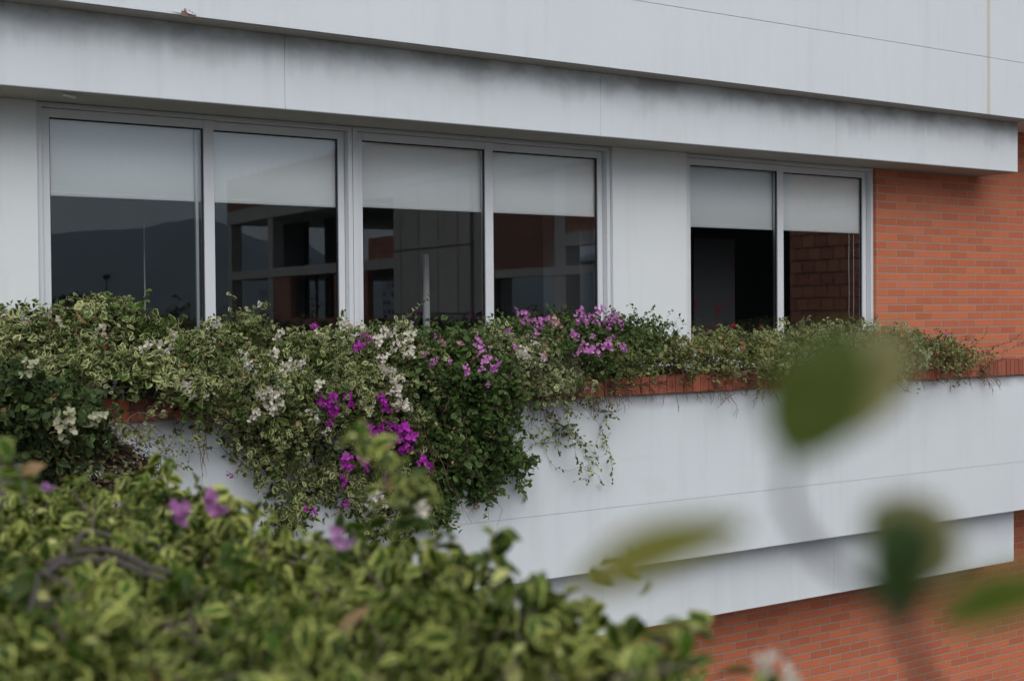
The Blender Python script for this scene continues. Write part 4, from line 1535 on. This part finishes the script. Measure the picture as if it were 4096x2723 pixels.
def tower(label, px, py_top, wpx, dist, ci, floors):
    s_ = PW / 2359
    top = mirror(px, py_top, dist)
    w_ = wpx * s_ / FPX * dist
    c = Vector((top.x, top.y, 0))
    zb = -9.0
    to = Vector((CAM.x - c.x, (0.14 - CAM.y) - c.y, 0)).normalized()
    # seen via the glass: face the window it is mirrored in
    to = (Vector((2.0, 0.0, 0)) - c)
    to.z = 0
    to.normalize()
    s = Vector((-to.y, to.x, 0))
    root = thing("apartment_tower", label, "building", (c.x, c.y, zb), "town buildings mirrored in the glass")
    mb = MB()
    mb.obox(c - s * w_ / 2 + Vector((0, 0, zb)), s * w_, -to * w_ * 0.8, Vector((0, 0, top.z - zb)))
    mb.build("walls", m_far[ci], root)
    mb = MB()
    mb.obox(c - s * w_ * 0.2 - to * w_ * 0.3 + Vector((0, 0, top.z)), s * w_ * 0.35, -to * w_ * 0.3, Vector((0, 0, w_ * 0.12)))
    mb.build("roof_hut", m_far[2], root)
    mb = MB()
    fh = (top.z + 9) / (floors + 0.5)
    nb = 4
    for f in range(floors):
        for b in range(nb):
            if (f * 7 + b * 3 + int(px)) % 5 == 0:
                continue
            q = c - s * w_ / 2 + s * (w_ * (b + 0.22) / nb) + to * 0.05 + Vector((0, 0, zb + fh * (f + 0.45)))
            mb.obox(q, s * (w_ * 0.55 / nb), to * 0.08, Vector((0, 0, fh * 0.42)))
    o = mb.build("windows", m_farwin, root)
    return root


tower("pale twin slab tower mirrored low in the left window", 400, 705, 26, 900, 0, 14)
tower("slim grey tower right of the pale slab, mirrored in the left window", 432, 698, 10, 1000, 2, 14)
tower("low white block mirrored left of the second mullion", 515, 708, 26, 600, 0, 7)
tower("white block with roof terrace mirrored between concrete columns", 700, 676, 52, 320, 0, 9)
tower("small white block mirrored right of the terrace block", 762, 690, 22, 300, 0, 8)
tower("grey-white block mirrored left of the brick pier", 606, 665, 22, 500, 0, 12)
tower("white office tower with rows of dark windows mirrored in the middle window", 900, 640, 40, 260, 0, 9)


def tree(label, px, py_top, wpx, dist, seed):
    s_ = PW / 2359
    top = mirror(px, py_top, dist)
    w_ = wpx * s_ / FPX * dist
    rs = np.random.default_rng(seed)
    base = Vector((top.x, top.y, -9.0))
    root = thing("tree", label, "tree", base, "trees mirrored in the glass")
    H = top.z + 9
    mb = MB()
    tr = []
    for k in range(6):
        tr.append(base + Vector((rs.normal() * 0.1 * k, rs.normal() * 0.1 * k, H * 0.62 * k / 5)))
    mb.tube(tr, w_ * 0.045, w_ * 0.02, 8)
    for k in range(7):
        a = rs.uniform(0, 6.28)
        e = Vector((math.cos(a) * w_ * 0.35, math.sin(a) * w_ * 0.35, H * rs.uniform(0.65, 0.9)))
        mb.tube([tr[3], base + e * 0.6 + Vector((0, 0, H * .2)), base + e], w_ * 0.015, w_ * 0.006, 5)
    mb.build("trunk", m_bark, root)
    n = 2600
    T, O = [], []
    for k in range(9):
        cc = np.array([rs.normal() * w_ * 0.22, rs.normal() * w_ * 0.22, H * rs.uniform(0.6, 0.88)])
        r = w_ * rs.uniform(0.16, 0.28)
        u = unit(rs.normal(size=(n // 9, 3)))
        T.append(cc + u * r * rs.uniform(0.6, 1.05, (n // 9, 1)) * np.array([1, 1, 0.75]))
        O.append(u)
    T, O = np.concatenate(T) + np.array(base), np.concatenate(O)
    M_ = len(T)
    P = bake_leaves(T, O + rs.normal(size=(M_, 3)) * 0.7, O + rs.normal(size=(M_, 3)) * 0.5, w_ * 0.045 * rs.uniform(0.6, 1.3, M_), LEAF_LO, rs.uniform(0, 0.4, M_), rs.uniform(0, 0.4, M_))
    leaves_object("crown", P, LEAF_LO, rs.random(M_), m_tree, root)


tree("dark broad tree mirrored at the left end of the left window", 150, 668, 95, 90, 1)
tree("dark rounded tree mirrored second from the left jamb", 225, 668, 60, 100, 2)
tree("dark tree mirrored just left of the white streak", 285, 666, 60, 85, 3)
tree("small dark tree mirrored below the streak", 318, 700, 60, 80, 4)
tree("dark tree mirrored beside the first mullion", 452, 698, 55, 95, 5)
tree("low dark tree mirrored at the foot of the first mullion", 425, 728, 50, 80, 6)
p = mirror(245, 643, 110)
mast = thing("lamp_mast", "thin pole with a small lamp head mirrored above the trees", "mast", (p.x, p.y, -9))
MB().tube([(p.x, p.y, -9), (p.x, p.y, p.z)], 0.09, 0.05, 6).build("pole", m_steel, mast)
MB().box(p.x - 0.25, p.x + 0.25, p.y - 0.2, p.y + 0.2, p.z, p.z + 0.35).build("lamp_head", m_gasket, mast)

# ------------------------------------------------------------------ the air over the valley
hm = bpy.data.materials.new("valley_haze")
hm.use_nodes = True
ht = hm.node_tree
ht.nodes.remove(ht.nodes["Principled BSDF"])
pvn = ht.nodes.new("ShaderNodeVolumePrincipled")
pvn.inputs["Color"].default_value = (0.60, 0.78, 0.98, 1)
pvn.inputs["Density"].default_value = 0.00020
pvn.inputs["Anisotropy"].default_value = 0.0
ht.links.new(pvn.outputs[0], ht.nodes["Material Output"].inputs["Volume"])
hz = MB().box(-6200, 7200, -7200, 700, -12, 900).build("haze", hm)
tag(hz, kind="stuff")
